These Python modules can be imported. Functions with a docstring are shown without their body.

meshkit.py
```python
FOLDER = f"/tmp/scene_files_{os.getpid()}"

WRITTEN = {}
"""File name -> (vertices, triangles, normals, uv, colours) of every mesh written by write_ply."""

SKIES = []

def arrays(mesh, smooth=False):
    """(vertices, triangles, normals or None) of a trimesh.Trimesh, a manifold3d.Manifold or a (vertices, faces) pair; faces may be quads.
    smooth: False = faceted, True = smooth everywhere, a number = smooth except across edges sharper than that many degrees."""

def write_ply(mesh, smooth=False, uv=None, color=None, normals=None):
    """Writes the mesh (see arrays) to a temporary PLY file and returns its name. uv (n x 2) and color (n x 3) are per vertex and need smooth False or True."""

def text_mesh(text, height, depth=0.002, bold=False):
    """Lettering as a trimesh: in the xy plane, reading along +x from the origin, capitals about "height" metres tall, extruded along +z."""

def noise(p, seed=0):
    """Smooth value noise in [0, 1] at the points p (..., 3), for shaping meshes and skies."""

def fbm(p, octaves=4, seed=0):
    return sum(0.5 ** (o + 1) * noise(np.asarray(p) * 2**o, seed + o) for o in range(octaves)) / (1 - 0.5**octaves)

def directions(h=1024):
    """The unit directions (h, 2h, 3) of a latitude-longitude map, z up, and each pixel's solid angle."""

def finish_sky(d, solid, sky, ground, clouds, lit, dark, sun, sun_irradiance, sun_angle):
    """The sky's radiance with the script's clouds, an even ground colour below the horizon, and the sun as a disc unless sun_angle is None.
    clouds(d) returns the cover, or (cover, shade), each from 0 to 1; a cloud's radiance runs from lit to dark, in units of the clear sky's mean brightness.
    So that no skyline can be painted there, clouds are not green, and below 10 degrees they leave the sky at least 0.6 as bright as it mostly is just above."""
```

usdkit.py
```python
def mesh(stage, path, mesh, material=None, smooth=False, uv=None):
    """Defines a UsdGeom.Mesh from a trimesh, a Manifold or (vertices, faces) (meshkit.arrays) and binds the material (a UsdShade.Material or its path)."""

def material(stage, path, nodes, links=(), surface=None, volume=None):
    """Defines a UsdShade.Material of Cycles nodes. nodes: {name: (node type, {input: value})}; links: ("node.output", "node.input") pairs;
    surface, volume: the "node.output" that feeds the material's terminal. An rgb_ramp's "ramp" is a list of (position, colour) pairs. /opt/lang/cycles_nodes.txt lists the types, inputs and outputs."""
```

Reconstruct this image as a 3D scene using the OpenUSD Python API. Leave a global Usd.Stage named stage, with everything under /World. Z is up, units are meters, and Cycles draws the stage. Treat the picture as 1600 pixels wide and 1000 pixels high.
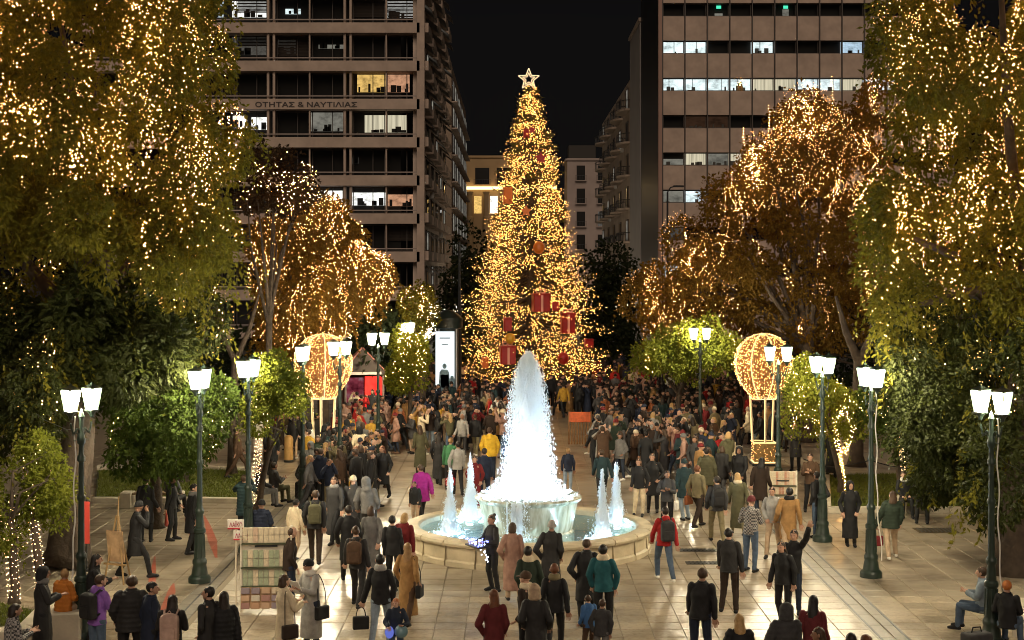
import math, sys
import numpy as np, trimesh, usdkit, meshkit
from manifold3d import Manifold
from pxr import Usd, UsdGeom, UsdLux, UsdShade, Gf, Sdf

stage = Usd.Stage.CreateInMemory()
UsdGeom.SetStageUpAxis(stage, UsdGeom.Tokens.z)
UsdGeom.SetStageMetersPerUnit(stage, 1.0)
world = UsdGeom.Xform.Define(stage, '/World'); stage.SetDefaultPrim(world.GetPrim())
UsdGeom.Scope.Define(stage, '/World/Looks')

# ------------------------------------------------------------------ camera, sky, distant glow
CAM_H, FPX, HORIZON = 7.2, 2400.0, 420.0
cam = UsdGeom.Camera.Define(stage, '/World/camera')
cam.CreateHorizontalApertureAttr(36.0); cam.CreateVerticalApertureAttr(22.5)
cam.CreateFocalLengthAttr(54.0)
cam.CreateVerticalApertureOffsetAttr(-1.8)
cam.CreateClippingRangeAttr(Gf.Vec2f(0.5, 3000))
xf = UsdGeom.Xformable(cam); xf.AddTranslateOp().Set(Gf.Vec3d(0, 0, CAM_H)); xf.AddRotateXOp().Set(90)
cam.CreateExposureAttr(0.0)

SUN_AZ, SUN_EL = math.radians(180), math.radians(31)          # city glow from behind the camera
sky_mat = usdkit.material(stage, '/World/Looks/night_sky', {
    'sky': ('sky_texture', {'sky_type': 'single_scattering', 'sun_disc': False, 'sun_elevation': SUN_EL, 'sun_rotation': SUN_AZ}),
    'grey': ('hsv', {'saturation': 0.25, 'value': 1.0}),
    'tint': ('mix_color', {'blend_type': 'multiply', 'fac': 1.0, 'b': (1.0, 0.86, 0.82)}),
    'bg': ('background_shader', {'strength': 0.0007})},
    [('sky.color', 'grey.color'), ('grey.color', 'tint.a'), ('tint.result', 'bg.color')], surface='bg.background')
dome = UsdLux.DomeLight.Define(stage, '/World/sky')
UsdShade.MaterialBindingAPI.Apply(dome.GetPrim()).Bind(sky_mat)
dome.GetPrim().SetCustomDataByKey('kind', 'structure')
sun = UsdLux.DistantLight.Define(stage, '/World/distant_glow')
sun.CreateIntensityAttr(0.27); sun.CreateAngleAttr(36.0); sun.CreateNormalizeAttr(True) if hasattr(sun, 'CreateNormalizeAttr') else None
sun.CreateColorAttr(Gf.Vec3f(1.0, 0.80, 0.62))
_d = Gf.Vec3d(math.sin(SUN_AZ) * math.cos(SUN_EL), math.cos(SUN_AZ) * math.cos(SUN_EL), math.sin(SUN_EL))
UsdGeom.Xformable(sun).AddTransformOp().Set(Gf.Matrix4d().SetRotate(Gf.Rotation(Gf.Vec3d(0, 0, 1), _d)))

# ------------------------------------------------------------------ helpers
rng = np.random.default_rng(11)
used = {}

def numbered(path):
    n = used.get(path, 0); used[path] = n + 1
    return path if n == 0 else '%s_%03d' % (path, n)

def tag(prim, label=None, cat=None, group=None, kind=None):
    for k, v in (('label', label), ('category', cat), ('group', group), ('kind', kind)):
        if v: prim.SetCustomDataByKey(k, v)
    return prim

def thing(name, label, cat, loc=(0, 0, 0), rotz=0.0, group=None, kind=None):
    x = UsdGeom.Xform.Define(stage, numbered('/World/' + name))
    x.AddTranslateOp().Set(Gf.Vec3d(*map(float, loc))); x.AddRotateZOp().Set(float(rotz))
    return tag(x.GetPrim(), label, cat, group, kind)

def copy_of(src, loc, rotz, label, group=None):
    name = str(src.GetPath()).split('/')[-1]
    was = src.GetCustomData()
    p = thing(name, label, was['category'], loc, rotz, group or was.get('group'))
    p.GetReferences().AddInternalReference(src.GetPath()); p.SetInstanceable(True)
    return p

class MB:
    """collects shapes into one mesh"""
    def __init__(s): s.v, s.f, s.n = [], [], 0
    def add(s, v, f):
        v = np.asarray(v, float); f = np.asarray(f, int)
        if f.shape[1] == 4: f = np.vstack([f[:, [0, 1, 2]], f[:, [0, 2, 3]]])
        s.v.append(v); s.f.append(f + s.n); s.n += len(v); return s
    def tm(s, m): return s.add(*meshkit.arrays(m)[:2])
    def box(s, c, size, rz=0.0, rx=0.0, bev=0.0):
        h = np.array(size, float) / 2
        if bev > 0:
            b = min(bev, h.min() * .9); p = []
            for sx in (-1, 1):
                for sy in (-1, 1):
                    for sz in (-1, 1):
                        k = np.array([sx, sy, sz])
                        for a in range(3):
                            q = h - b; q = q.copy(); q[a] = h[a]; p.append(k * q)
            v, f, _ = meshkit.arrays(Manifold.hull_points(np.array(p)))
        else:
            v = np.array([[x, y, z] for x in (-1, 1) for y in (-1, 1) for z in (-1, 1)]) * h
            f = np.array([[0, 1, 3, 2], [4, 6, 7, 5], [0, 4, 5, 1], [2, 3, 7, 6], [0, 2, 6, 4], [1, 5, 7, 3]])
        if rx:
            cx, sx = math.cos(rx), math.sin(rx); v = v @ np.array([[1, 0, 0], [0, cx, sx], [0, -sx, cx]])
        if rz:
            cz, sz = math.cos(rz), math.sin(rz); v = v @ np.array([[cz, sz, 0], [-sz, cz, 0], [0, 0, 1]])
        return s.add(v + np.array(c, float), f)
    def tube(s, pts, r, n=8, cap=True):
        pts = np.asarray(pts, float); r = np.broadcast_to(np.asarray(r, float), (len(pts),))
        d = np.gradient(pts, axis=0); d /= np.linalg.norm(d, axis=1)[:, None] + 1e-12
        up = np.where(np.abs(d[:, 2:3]) > .9, [[1., 0, 0]], [[0, 0, 1.]])
        a = np.cross(d, up); a /= np.linalg.norm(a, axis=1)[:, None] + 1e-12
        for i in range(1, len(a)):
            q = a[i - 1] - d[i] * (a[i - 1] @ d[i]); a[i] = q / (np.linalg.norm(q) + 1e-12)
        b = np.cross(d, a); t = np.arange(n) / n * 2 * math.pi
        v = pts[:, None] + r[:, None, None] * (np.cos(t)[None, :, None] * a[:, None] + np.sin(t)[None, :, None] * b[:, None])
        v = v.reshape(-1, 3); f = []
        i, j = np.meshgrid(np.arange(len(pts) - 1), np.arange(n), indexing='ij')
        q = np.stack([i * n + j, i * n + (j + 1) % n, (i + 1) * n + (j + 1) % n, (i + 1) * n + j], -1).reshape(-1, 4)
        f = np.vstack([q[:, [0, 1, 2]], q[:, [0, 2, 3]]])
        if cap:
            m = len(v); v = np.vstack([v, pts[0], pts[-1]]); k = np.arange(n)
            f = np.vstack([f, np.stack([np.full(n, m), (k + 1) % n, k], 1), np.stack([np.full(n, m + 1), (len(pts) - 1) * n + k, (len(pts) - 1) * n + (k + 1) % n], 1)])
        return s.add(v, f)
    def lathe(s, prof, n=24, c=(0, 0, 0), a0=0.0):
        prof = np.asarray(prof, float); t = a0 + np.arange(n) / n * 2 * math.pi
        v = np.stack([prof[:, 0:1] * np.cos(t), prof[:, 0:1] * np.sin(t), np.repeat(prof[:, 1:2], n, 1)], -1).reshape(-1, 3) + np.array(c, float)
        i, j = np.meshgrid(np.arange(len(prof) - 1), np.arange(n), indexing='ij')
        q = np.stack([i * n + j, i * n + (j + 1) % n, (i + 1) * n + (j + 1) % n, (i + 1) * n + j], -1).reshape(-1, 4)
        return s.add(v, q)
    def quad(s, a, b, c, d): return s.add([a, b, c, d], [[0, 1, 2, 3]])
    def octs(s, p, r, stretch=1.0):
        p = np.asarray(p, float).reshape(-1, 3); r = np.broadcast_to(np.asarray(r, float), (len(p),))
        o = np.array([[1, 0, 0], [-1, 0, 0], [0, 1, 0], [0, -1, 0], [0, 0, 1], [0, 0, -1]], float)
        of = np.array([[0, 2, 4], [2, 1, 4], [1, 3, 4], [3, 0, 4], [2, 0, 5], [1, 2, 5], [3, 1, 5], [0, 3, 5]])
        sc = np.broadcast_to(np.asarray(stretch, float), (len(p),))
        oo = np.repeat(o[None], len(p), 0) * r[:, None, None]; oo[:, :, 2] *= sc[:, None]
        v = (p[:, None] + oo).reshape(-1, 3)
        return s.add(v, (of[None] + 6 * np.arange(len(p))[:, None, None]).reshape(-1, 3))
    def arr(s):
        return np.vstack(s.v), np.vstack(s.f)
    def build(s, name, mat, parent=None, label=None, kind=None, smooth=False, cat=None, group=None):
        base = str(parent.GetPath()) if parent is not None else '/World'
        m = usdkit.mesh(stage, numbered(base + '/' + name), s.arr(), mat, smooth)
        return tag(m.GetPrim(), label, cat, group, kind)

def put(name, vf, mat, parent=None, label=None, kind=None, smooth=False, cat=None, group=None):
    base = str(parent.GetPath()) if parent is not None else '/World'
    m = usdkit.mesh(stage, numbered(base + '/' + name), vf, mat, smooth)
    return tag(m.GetPrim(), label, cat, group, kind)

def X(px, d): return (px - 800) / FPX * d
def Z(py, d): return CAM_H - (py - HORIZON) / FPX * d
def DG(py, z=0.0): return FPX * (CAM_H - z) / (py - HORIZON)
def lin(r, g, b):
    return tuple((c / 255 / 12.92 if c <= 10 else ((c / 255 + .055) / 1.055) ** 2.4) for c in (r, g, b))

# ------------------------------------------------------------------ materials
L = '/World/Looks/'
_mats = {}
def M(name, col=None, rough=.6, metal=0.0, bump=0.0, bscale=20.0, var=0.0, vscale=2.0, spec=.5, extra=None):
    """principled with noise-driven tone and relief"""
    if name in _mats: return _mats[name]
    col = np.array(col, float)
    nodes = {'g': ('geometry', {}), 'p': ('principled_bsdf', {'roughness': rough, 'metallic': metal, 'specular_ior_level': spec, **(extra or {})})}
    links = []
    if var > 0:
        nodes['n'] = ('noise_texture', {'scale': vscale, 'detail': 5.0, 'roughness': .6})
        nodes['r'] = ('rgb_ramp', {'ramp': [(.25, tuple(col * (1 - var))), (.5, tuple(col)), (.75, tuple(np.minimum(col * (1 + var), .95)))]})
        links += [('g.position', 'n.vector'), ('n.fac', 'r.fac'), ('r.color', 'p.base_color')]
    else:
        nodes['p'][1]['base_color'] = tuple(col)
    if bump > 0:
        nodes['bn'] = ('noise_texture', {'scale': bscale, 'detail': 4.0}); nodes['b'] = ('bump', {'strength': .6, 'distance': bump})
        links += [('g.position', 'bn.vector'), ('bn.fac', 'b.height'), ('b.normal', 'p.normal')]
    _mats[name] = usdkit.material(stage, L + name, nodes, links, surface='p.BSDF')
    return _mats[name]

def glow(name, col, strength):
    if name not in _mats:
        _mats[name] = usdkit.material(stage, L + name, {'e': ('emission', {'color': tuple(col), 'strength': float(strength)})}, [], surface='e.emission')
    return _mats[name]

def leafmat(name, c0, c1, c2, trans=.35):
    """leaf tones: slow noise through the crown plus a random tone per leaf"""
    if name not in _mats:
        _mats[name] = usdkit.material(stage, L + name, {
            'g': ('geometry', {}), 'n': ('noise_texture', {'scale': .9, 'detail': 3.0}),
            'm': ('math', {'math_type': 'multiply_add', 'value2': .55, 'value3': 0.0}), 'a': ('math', {'math_type': 'multiply_add', 'value2': .75, 'value3': -.12}),
            'r': ('rgb_ramp', {'ramp': [(0, c0), (.5, c1), (1, c2)]}),
            'p': ('principled_bsdf', {'roughness': .65, 'specular_ior_level': .18}), 't': ('translucent_bsdf', {}),
            'x': ('mix_closure', {'fac': trans})},
            [('g.position', 'n.vector'), ('n.fac', 'a.value1'), ('g.random_per_island', 'm.value1'), ('a.value', 'm.value3'), ('m.value', 'r.fac'),
             ('r.color', 'p.base_color'), ('r.color', 't.color'), ('p.BSDF', 'x.closure1'), ('t.BSDF', 'x.closure2')], surface='x.closure')
    return _mats[name]

glass = usdkit.material(stage, L + 'window_glass', {'t': ('transparent_bsdf', {'color': (.82, .84, .84)}), 'gl': ('glossy_bsdf', {'roughness': .03, 'color': (.9, .9, .9)}),
    'f': ('fresnel', {'IOR': 1.5}), 'm': ('mix_closure', {})}, [('f.fac', 'm.fac'), ('t.BSDF', 'm.closure1'), ('gl.BSDF', 'm.closure2')], surface='m.closure')

WARM = (1.0, .60, .10)
bulb = glow('fairy_bulb', (1.0, .47, .12), 92.0)
bulb_dot = glow('fairy_bulb_outer', (1.0, .44, .14), 7.5)
bulb_gold = glow('gold_bulb', (1.0, .43, .10), 19.0)
bulb_white = glow('trunk_bulb', (1.0, .58, .30), 9.0)
lamp_glow = glow('lantern_light', (1.0, .87, .60), 500.0)
iron = M('green_cast_iron', (.020, .034, .025), .38, .0, .004, 60, .35, 6)
dark_iron = M('dark_iron', (.02, .022, .024), .45)
cable_white = M('white_cable', (.75, .73, .68), .5)
bark = M('bark', (.060, .042, .028), .9, 0, .05, 9, .5, 3)
concrete = M('pale_concrete', (.50, .44, .34), .75, 0, .006, 30, .18, 3)
stone = M('fountain_stone', (.50, .42, .28), .55, 0, .008, 16, .22, 2.2)
# ------------------------------------------------------------------ ground
# fountain footprint, used by several parts
FX, FY, FR = .42, 39.6, 3.16
def ground_mat(name, c, tone):
    c = np.array(c) * tone
    return usdkit.material(stage, L + name, {
        'g': ('geometry', {}), 'n': ('noise_texture', {'scale': .55, 'detail': 6.0, 'roughness': .62}), 'n2': ('noise_texture', {'scale': 9.0, 'detail': 5.0, 'roughness': .7}),
        'r': ('rgb_ramp', {'ramp': [(.3, tuple(c * .74)), (.52, tuple(c)), (.72, tuple(c * 1.14))]}),
        'r2': ('rgb_ramp', {'ramp': [(.30, (.50, .46, .41)), (.40, (.80, .77, .73)), (.52, (1, 1, 1)), (.8, (1.08, 1.07, 1.05))]}),
        'mx': ('mix_color', {'blend_type': 'multiply', 'fac': 1.0}),
        'rr': ('map_range', {'from_min': .3, 'from_max': .7, 'to_min': .23, 'to_max': .46, 'clamp': True}),
        'b': ('bump', {'strength': .35, 'distance': .004}),
        'p': ('principled_bsdf', {'specular_ior_level': .55})},
        [('g.position', 'n.vector'), ('g.position', 'n2.vector'), ('n.fac', 'r.fac'), ('n2.fac', 'r2.fac'), ('r.color', 'mx.a'), ('r2.color', 'mx.b'), ('mx.result', 'p.base_color'),
         ('n.fac', 'rr.value'), ('rr.result', 'p.roughness'), ('n2.fac', 'b.height'), ('b.normal', 'p.normal')], surface='p.BSDF')
slab_mats = [ground_mat('marble_slab_%s' % k, (.395, .325, .23), t) for k, t in (('pale', 1.10), ('mid', .98), ('warm', .88), ('dull', .80))]
field_mat = usdkit.material(stage, L + 'marble_field', {
    'g': ('geometry', {}), 'n': ('noise_texture', {'scale': .55, 'detail': 6.0, 'roughness': .62}),
    'r': ('rgb_ramp', {'ramp': [(.3, (.26, .215, .155)), (.52, (.385, .315, .225)), (.72, (.46, .38, .27))]}),
    'i': ('map_range', {'from_min': 0., 'from_max': 1., 'to_min': .80, 'to_max': 1.12}), 'ic': ('combine_color', {}),
    'mx': ('mix_color', {'blend_type': 'multiply', 'fac': 1.0}),
    'rr': ('map_range', {'from_min': .3, 'from_max': .7, 'to_min': .23, 'to_max': .46, 'clamp': True}),
    'p': ('principled_bsdf', {'specular_ior_level': .55})},
    [('g.position', 'n.vector'), ('n.fac', 'r.fac'), ('g.random_per_island', 'i.value'), ('i.result', 'ic.r'), ('i.result', 'ic.g'), ('i.result', 'ic.b'),
     ('r.color', 'mx.a'), ('ic.color', 'mx.b'), ('mx.result', 'p.base_color'), ('n.fac', 'rr.value'), ('rr.result', 'p.roughness')], surface='p.BSDF')
asphalt = M('asphalt', (.05, .048, .045), .8, 0, .01, 40, .3, 1)
MB().quad((-900, -300, -.12), (900, -300, -.12), (900, 1500, -.12), (-900, 1500, -.12)).build('ground', asphalt, kind='structure', label='dark asphalt ground around and beyond the square')
paving = thing('paving', 'square paved with beige marble slabs around the fountain', None, kind='structure')
MB().box((0, 58, -.06), (60, 84, .08)).build('mortar_bed', M('mortar', (.25, .205, .145), .9), paving)

# planted beds beside the paving: (outline in x,y)
lawns = [np.array(p) for p in (
    [(X(145, DG(785)), DG(785)), (X(300, DG(785)), DG(785)), (X(385, DG(786)), DG(786)), (X(392, DG(738)), DG(738)), (X(330, DG(735)), DG(735)), (X(150, DG(737)), DG(737))],
    [(X(1292, DG(800)), DG(800)), (X(1290, DG(744)), DG(744)), (X(1400, DG(742)), DG(742)), (X(1700, DG(742)), DG(742)), (X(1720, DG(800)), DG(800))],
    [(X(-60, 31.2), 29.2), (X(10, 31.2), 28.8), (X(78, 31.0), 29.6), (X(85, 32.0), 32.0), (X(-60, 32.6), 33.4)],
    [(X(1572, 31), 30.0), (X(1700, 31), 29.6), (X(1700, 33), 32.6), (X(1585, 33), 32.2)])]
from shapely.geometry import Polygon, Point, box as sbox
lawn_polys = [Polygon(p) for p in lawns]
SW, SL, GAP = .62, .62, .006
slabs, field = [], MB()
SEAM = (-6.9, 7.2, 7.72)            # drain channels that run towards the street
cells = []
row = 0; y = 26.0
while y < 88.0:
    off = 0.0
    for ix in range(-26, 27):
        x = ix * SW + off
        cells.append((x, y))
    y += SL; row += 1
def slab_vf(x, y, w, l, seed):
    r = np.random.default_rng(seed)
    b = .012; dz = r.normal(0, .0012); tx, ty = r.normal(0, .0012, 2)
    o = np.array([[-w / 2, -l / 2], [w / 2, -l / 2], [w / 2, l / 2], [-w / 2, l / 2]])
    i = o * np.array([1 - 2 * b / w, 1 - 2 * b / l])
    zt = dz + i[:, 0] * tx + i[:, 1] * ty
    v = np.vstack([np.c_[i, zt], np.c_[o, np.full(4, -.019)]]) + [x, y, 0]
    f = [[0, 1, 2], [0, 2, 3]]
    for k in range(4):
        n = (k + 1) % 4; f += [[k, k + 4, n + 4], [k, n + 4, n]]
    return v, np.array(f)
vis = []
for k, (x, y) in enumerate(cells):
    if any(abs(x - s) < .3 for s in SEAM): continue
    pt = Point(x, y)
    if math.hypot(x - FX, y - FY) < FR - .1 or any(q.buffer(-.15).contains(pt) for q in lawn_polys): continue
    py = HORIZON + FPX * CAM_H / y; px = 800 + x / y * FPX
    if not (-60 < px < 1660 and py < 1040): continue
    vis.append((k, x, y, py))
vis.sort(key=lambda c: -c[3])
for n, (k, x, y, py) in enumerate(vis):
    vf = slab_vf(x, y, SW - GAP, SL - GAP, k)
    if n < 300: put('slab', vf, slab_mats[int(np.random.default_rng(k).integers(0, 4))], paving)
    else: field.add(*vf)
field.build('slab_field', field_mat, paving, kind='stuff')
seam_stone = M('dark_granite', (.17, .14, .10), .5, 0, .004, 30, .25, 4)
for s in SEAM:
    m = MB()
    for q in np.arange(26, 84, 1.0):
        m.box((s - .13, q + .5, -.02), (.22, .985, .032)); m.box((s + .13, q + .5, -.02), (.22, .985, .032))
    m.build('channel_stone', seam_stone, paving, kind='stuff')
    MB().box((s, 55, -.012), (.03, 58, .02)).build('channel_slot', dark_iron, paving)

grass_mat = usdkit.material(stage, L + 'grass_blades', {'g': ('geometry', {}), 'r': ('rgb_ramp', {'ramp': [(0, (.13, .15, .016)), (.6, (.25, .25, .03)), (1, (.36, .30, .06))]}),
    'p': ('principled_bsdf', {'roughness': .6}), 't': ('translucent_bsdf', {}), 'x': ('mix_closure', {'fac': .3})},
    [('g.random_per_island', 'r.fac'), ('r.color', 'p.base_color'), ('r.color', 't.color'), ('p.BSDF', 'x.closure1'), ('t.BSDF', 'x.closure2')], surface='x.closure')
soil = M('soil', (.05, .048, .018), .95, 0, .03, 12, .5, 2)
lawn_names = ['lawn behind the benches left of the plaza', 'lawn behind the bench under the great right tree', 'small grass corner at the lower left edge', 'small grass corner beside the lower right lamp']
for q, (pl, nm) in enumerate(zip(lawn_polys, lawn_names)):
    m = trimesh.creation.extrude_polygon(pl.buffer(-.05), .05, engine='earcut'); m.apply_translation([0, 0, -.01])
    put('soil_bed', m, soil, kind='structure', label=nm + ', the soil')
    r = np.random.default_rng(50 + q); x0, y0, x1, y1 = pl.bounds
    n = int(pl.area * 420); p = np.c_[r.uniform(x0, x1, 3 * n), r.uniform(y0, y1, 3 * n)]
    from shapely import contains_xy
    p = p[contains_xy(pl.buffer(-.12), p[:, 0], p[:, 1])][:n]
    a = r.uniform(0, 6.283, len(p)); h = r.uniform(.04, .11, len(p)); w = r.uniform(.012, .022, len(p)); ln = r.normal(0, .04, (len(p), 2))
    dx, dy = np.cos(a) * w, np.sin(a) * w; z0 = np.full(len(p), .038)
    v = np.stack([np.c_[p[:, 0] - dx, p[:, 1] - dy, z0], np.c_[p[:, 0] + dx, p[:, 1] + dy, z0], np.c_[p + ln, z0 + h]], 1).reshape(-1, 3)
    put('grass', (v, np.arange(len(v)).reshape(-1, 3)), grass_mat, kind='stuff', label='short grass of the ' + nm, cat='grass')
# kerbs along the lawns: blocks in a row
def kerb(pts, label, h=.16, w=.26):
    t = thing('kerb', label, 'kerb', kind='structure')
    pts = [np.array(p, float) for p in pts]
    for a, b in zip(pts[:-1], pts[1:]):
        l = np.linalg.norm(b - a); n = max(1, int(l / .9)); d = (b - a) / l; rz = math.atan2(d[1], d[0])
        for i in range(n):
            c = a + d * l * (i + .5) / n
            MB().box((c[0], c[1], h / 2 - .02), (l / n - .012, w, h + .04), rz, bev=.02).build('kerb_stone', concrete, t)
kerb([lawns[0][0], lawns[0][1], lawns[0][2], lawns[0][3]], 'pale stone kerb around the left lawn')
kerb([lawns[1][1], lawns[1][0], lawns[1][4]], 'pale stone kerb around the right lawn')
kerb([lawns[2][1], lawns[2][2], lawns[2][3]], 'pale stone kerb of the lower left grass corner', .34, .4)
kerb([lawns[3][3], lawns[3][0], lawns[3][1]], 'pale stone kerb of the lower right grass corner', .3, .4)
kerb([(X(150, 55), 55.2), (X(300, 55), 55.0), (X(395, 55), 54.5)], 'kerb between the left lawn and the lit path behind')
# dark drain gratings and the tree pit
def grate(px, py, w, l, label, mat):
    d = DG(py); t = thing('drain_grate', label, 'drain grate', (X(px, d), d, 0.004))
    MB().box((0, 0, .004), (w, l, .012)).build('grate_frame', mat, t)
    for i in range(9): MB().box(((i - 4) * w / 10, 0, .014), (w / 24, l * .86, .014)).build('grate_bar', dark_iron, t)
grate(1091, 860, .98, .36, 'dark drain grating right of the fountain, the farther one', dark_iron)
grate(1103, 880, .98, .36, 'dark drain grating right of the fountain, the nearer one', dark_iron)
grate(1462, 829, 1.1, .75, 'brown tree pit grating in front of the right bench', M('rust', (.10, .07, .035), .8, 0, .01, 40, .4, 6))

# ------------------------------------------------------------------ buildings
SP = 135.0
conc = M('building_concrete', (.45, .35, .285), .8, 0, .01, 6, .24, .6)
conc2 = M('building_panel', (.44, .335, .27), .75, 0, .008, 8, .22, .8)
interior = M('dark_interior', (.02, .017, .015), .9)
rail_m = M('grey_railing', (.30, .24, .21), .5)
frame_m = M('bronze_frame', (.045, .03, .022), .45)
def room_light(name, col, strength, kind='plain', scale=1.0):
    """seen through a lit window: a lit wall with paler ceiling band, blinds or clutter"""
    if name in _mats: return _mats[name]
    nodes = {'g': ('geometry', {}), 'mp': ('mapping', {'scale': (1.1 * scale, .3, 1.7 * scale)}), 'n': ('noise_texture', {'scale': 1.0, 'detail': 3.0, 'roughness': .7}),
             'r': ('rgb_ramp', {'ramp': [(.30, tuple(np.array(col) * .35)), (.5, tuple(np.array(col) * .8)), (.62, tuple(col))]}),
             'e': ('emission', {'strength': strength})}
    links = [('g.position', 'mp.vector'), ('mp.vector', 'n.vector'), ('n.fac', 'r.fac'), ('r.color', 'e.color')]
    if kind == 'curtain':
        nodes['mp'] = ('mapping', {'scale': (5.0, 0, .12)})
    _mats[name] = usdkit.material(stage, L + name, nodes, links, surface='e.emission')
    return _mats[name]
RL = {'w': room_light('room_cool', (.86, 1.0, 1.0), 1.5), 'b': room_light('room_blue', (.62, .82, 1.0), 1.1), 'y': room_light('room_yellow', (1.0, .62, .18), 1.1, scale=1.5),
      'c': room_light('room_cream', (1.0, .88, .62), .95, 'curtain'), 'g': room_light('room_grey', (.62, .58, .48), .42, scale=.8), 'd': room_light('room_dim', (.5, .45, .38), .22, scale=2.2),
      'x': room_light('room_bright', (1.0, .98, .92), 2.0), 'o': room_light('room_orange', (1.0, .5, .28), .8, scale=1.3), 'r': room_light('room_reddish', (.45, .22, .12), .10)}

# --- left building: ministry block with parapet bands and recessed ribbon windows
lb = thing('office_building', 'concrete office block with balcony bands and dark lettering, left of the christmas tree', 'building')
k = SP / FPX
xr = X(656, SP); xl = -38.0; pitch = 59.7 * k; zb0 = Z(35, SP)       # parapet top of storey 0
ztop = zb0 + pitch * 2.2
core = MB(); core.box(((xl + xr) / 2 - .9, SP + 14 + 2.0, ztop / 2), (xr - xl - 1.8, 28, ztop)); core.build('core', interior, lb)
bays = [X(p, SP) for p in (64, 183, 303, 422.5, 542.5, 659)]
letters_z = None
for s in range(-2, 9):
    zt = zb0 - s * pitch; zlow = zt - .92
    if zlow < 0: continue
    MB().box(((xl + xr) / 2, SP + .2, zt - .46), (xr - xl, .4, .92), bev=.02).build('parapet', conc, lb)
    MB().box(((xl + xr) / 2, SP + 1.15, zt - .80), (xr - xl - .1, 1.5, .16)).build('balcony_slab', conc, lb)
    MB().box(((xl + xr) / 2, SP + .12, zt + .27), (xr - xl, .07, .10)).build('rail', rail_m, lb)
    for b0, b1 in zip(bays[1:-1], bays[2:]):
        for (w0, w1) in ((b0 + .34, (b0 + b1) / 2 - .08), ((b0 + b1) / 2 + .08, b1 - .34)):
            if w1 < X(330, SP): continue
            cx, w = (w0 + w1) / 2, w1 - w0; z0, z1 = zt + .02, zlow + pitch - .02
            fr = MB()
            for zz in (z0 + .05, z1 - .05): fr.box((cx, SP + 1.6, zz), (w, .09, .1))
            for xx in (w0 + .04, cx + .35, w1 - .04): fr.box((xx, SP + 1.6, (z0 + z1) / 2), (.07, .09, z1 - z0))
            win = fr.build('window', frame_m, lb)
            MB().quad((w0, SP + 1.62, z0), (w1, SP + 1.62, z0), (w1, SP + 1.62, z1), (w0, SP + 1.62, z1)).build('pane', glass, win)
            rq = np.random.default_rng(int(w0 * 100 + 5000 + s * 977))
            if rq.uniform() < .25:
                bh = rq.uniform(.25, .95) * (z1 - z0); b_ = MB()
                for q in range(int(bh / .13)): b_.box((cx, SP + 1.74, z1 - .06 - q * .13), (w * rq.uniform(.93, .97), .03, .11), rx=.3)
                b_.build('blind', M('blind_%d' % rq.integers(0, 3), ((.07, .05, .04), (.045, .035, .03), (.12, .09, .07))[rq.integers(0, 3)], .8), win, kind='stuff')
    for px in (483, 603):
        MB().box((X(px, SP), SP + .55, zt + .02 + (pitch - .92) / 2), (.12, .5, pitch - .94)).build('mullion', conc, lb)
H = ztop
for px in (303, 422.5, 542.5):
    for dx in (-.26, .26): MB().box((X(px, SP) + dx, SP + .62, H / 2), (.2, .62, H)).build('column', conc, lb)
MB().box((X(659, SP) - .1, SP + .45, H / 2), (.66, .9, H)).build('corner_pier', conc, lb)
MB().box(((xl + xr) / 2, SP + 8, H + .3), (xr - xl + .6, 17, .6)).build('roof', conc, lb)
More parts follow.
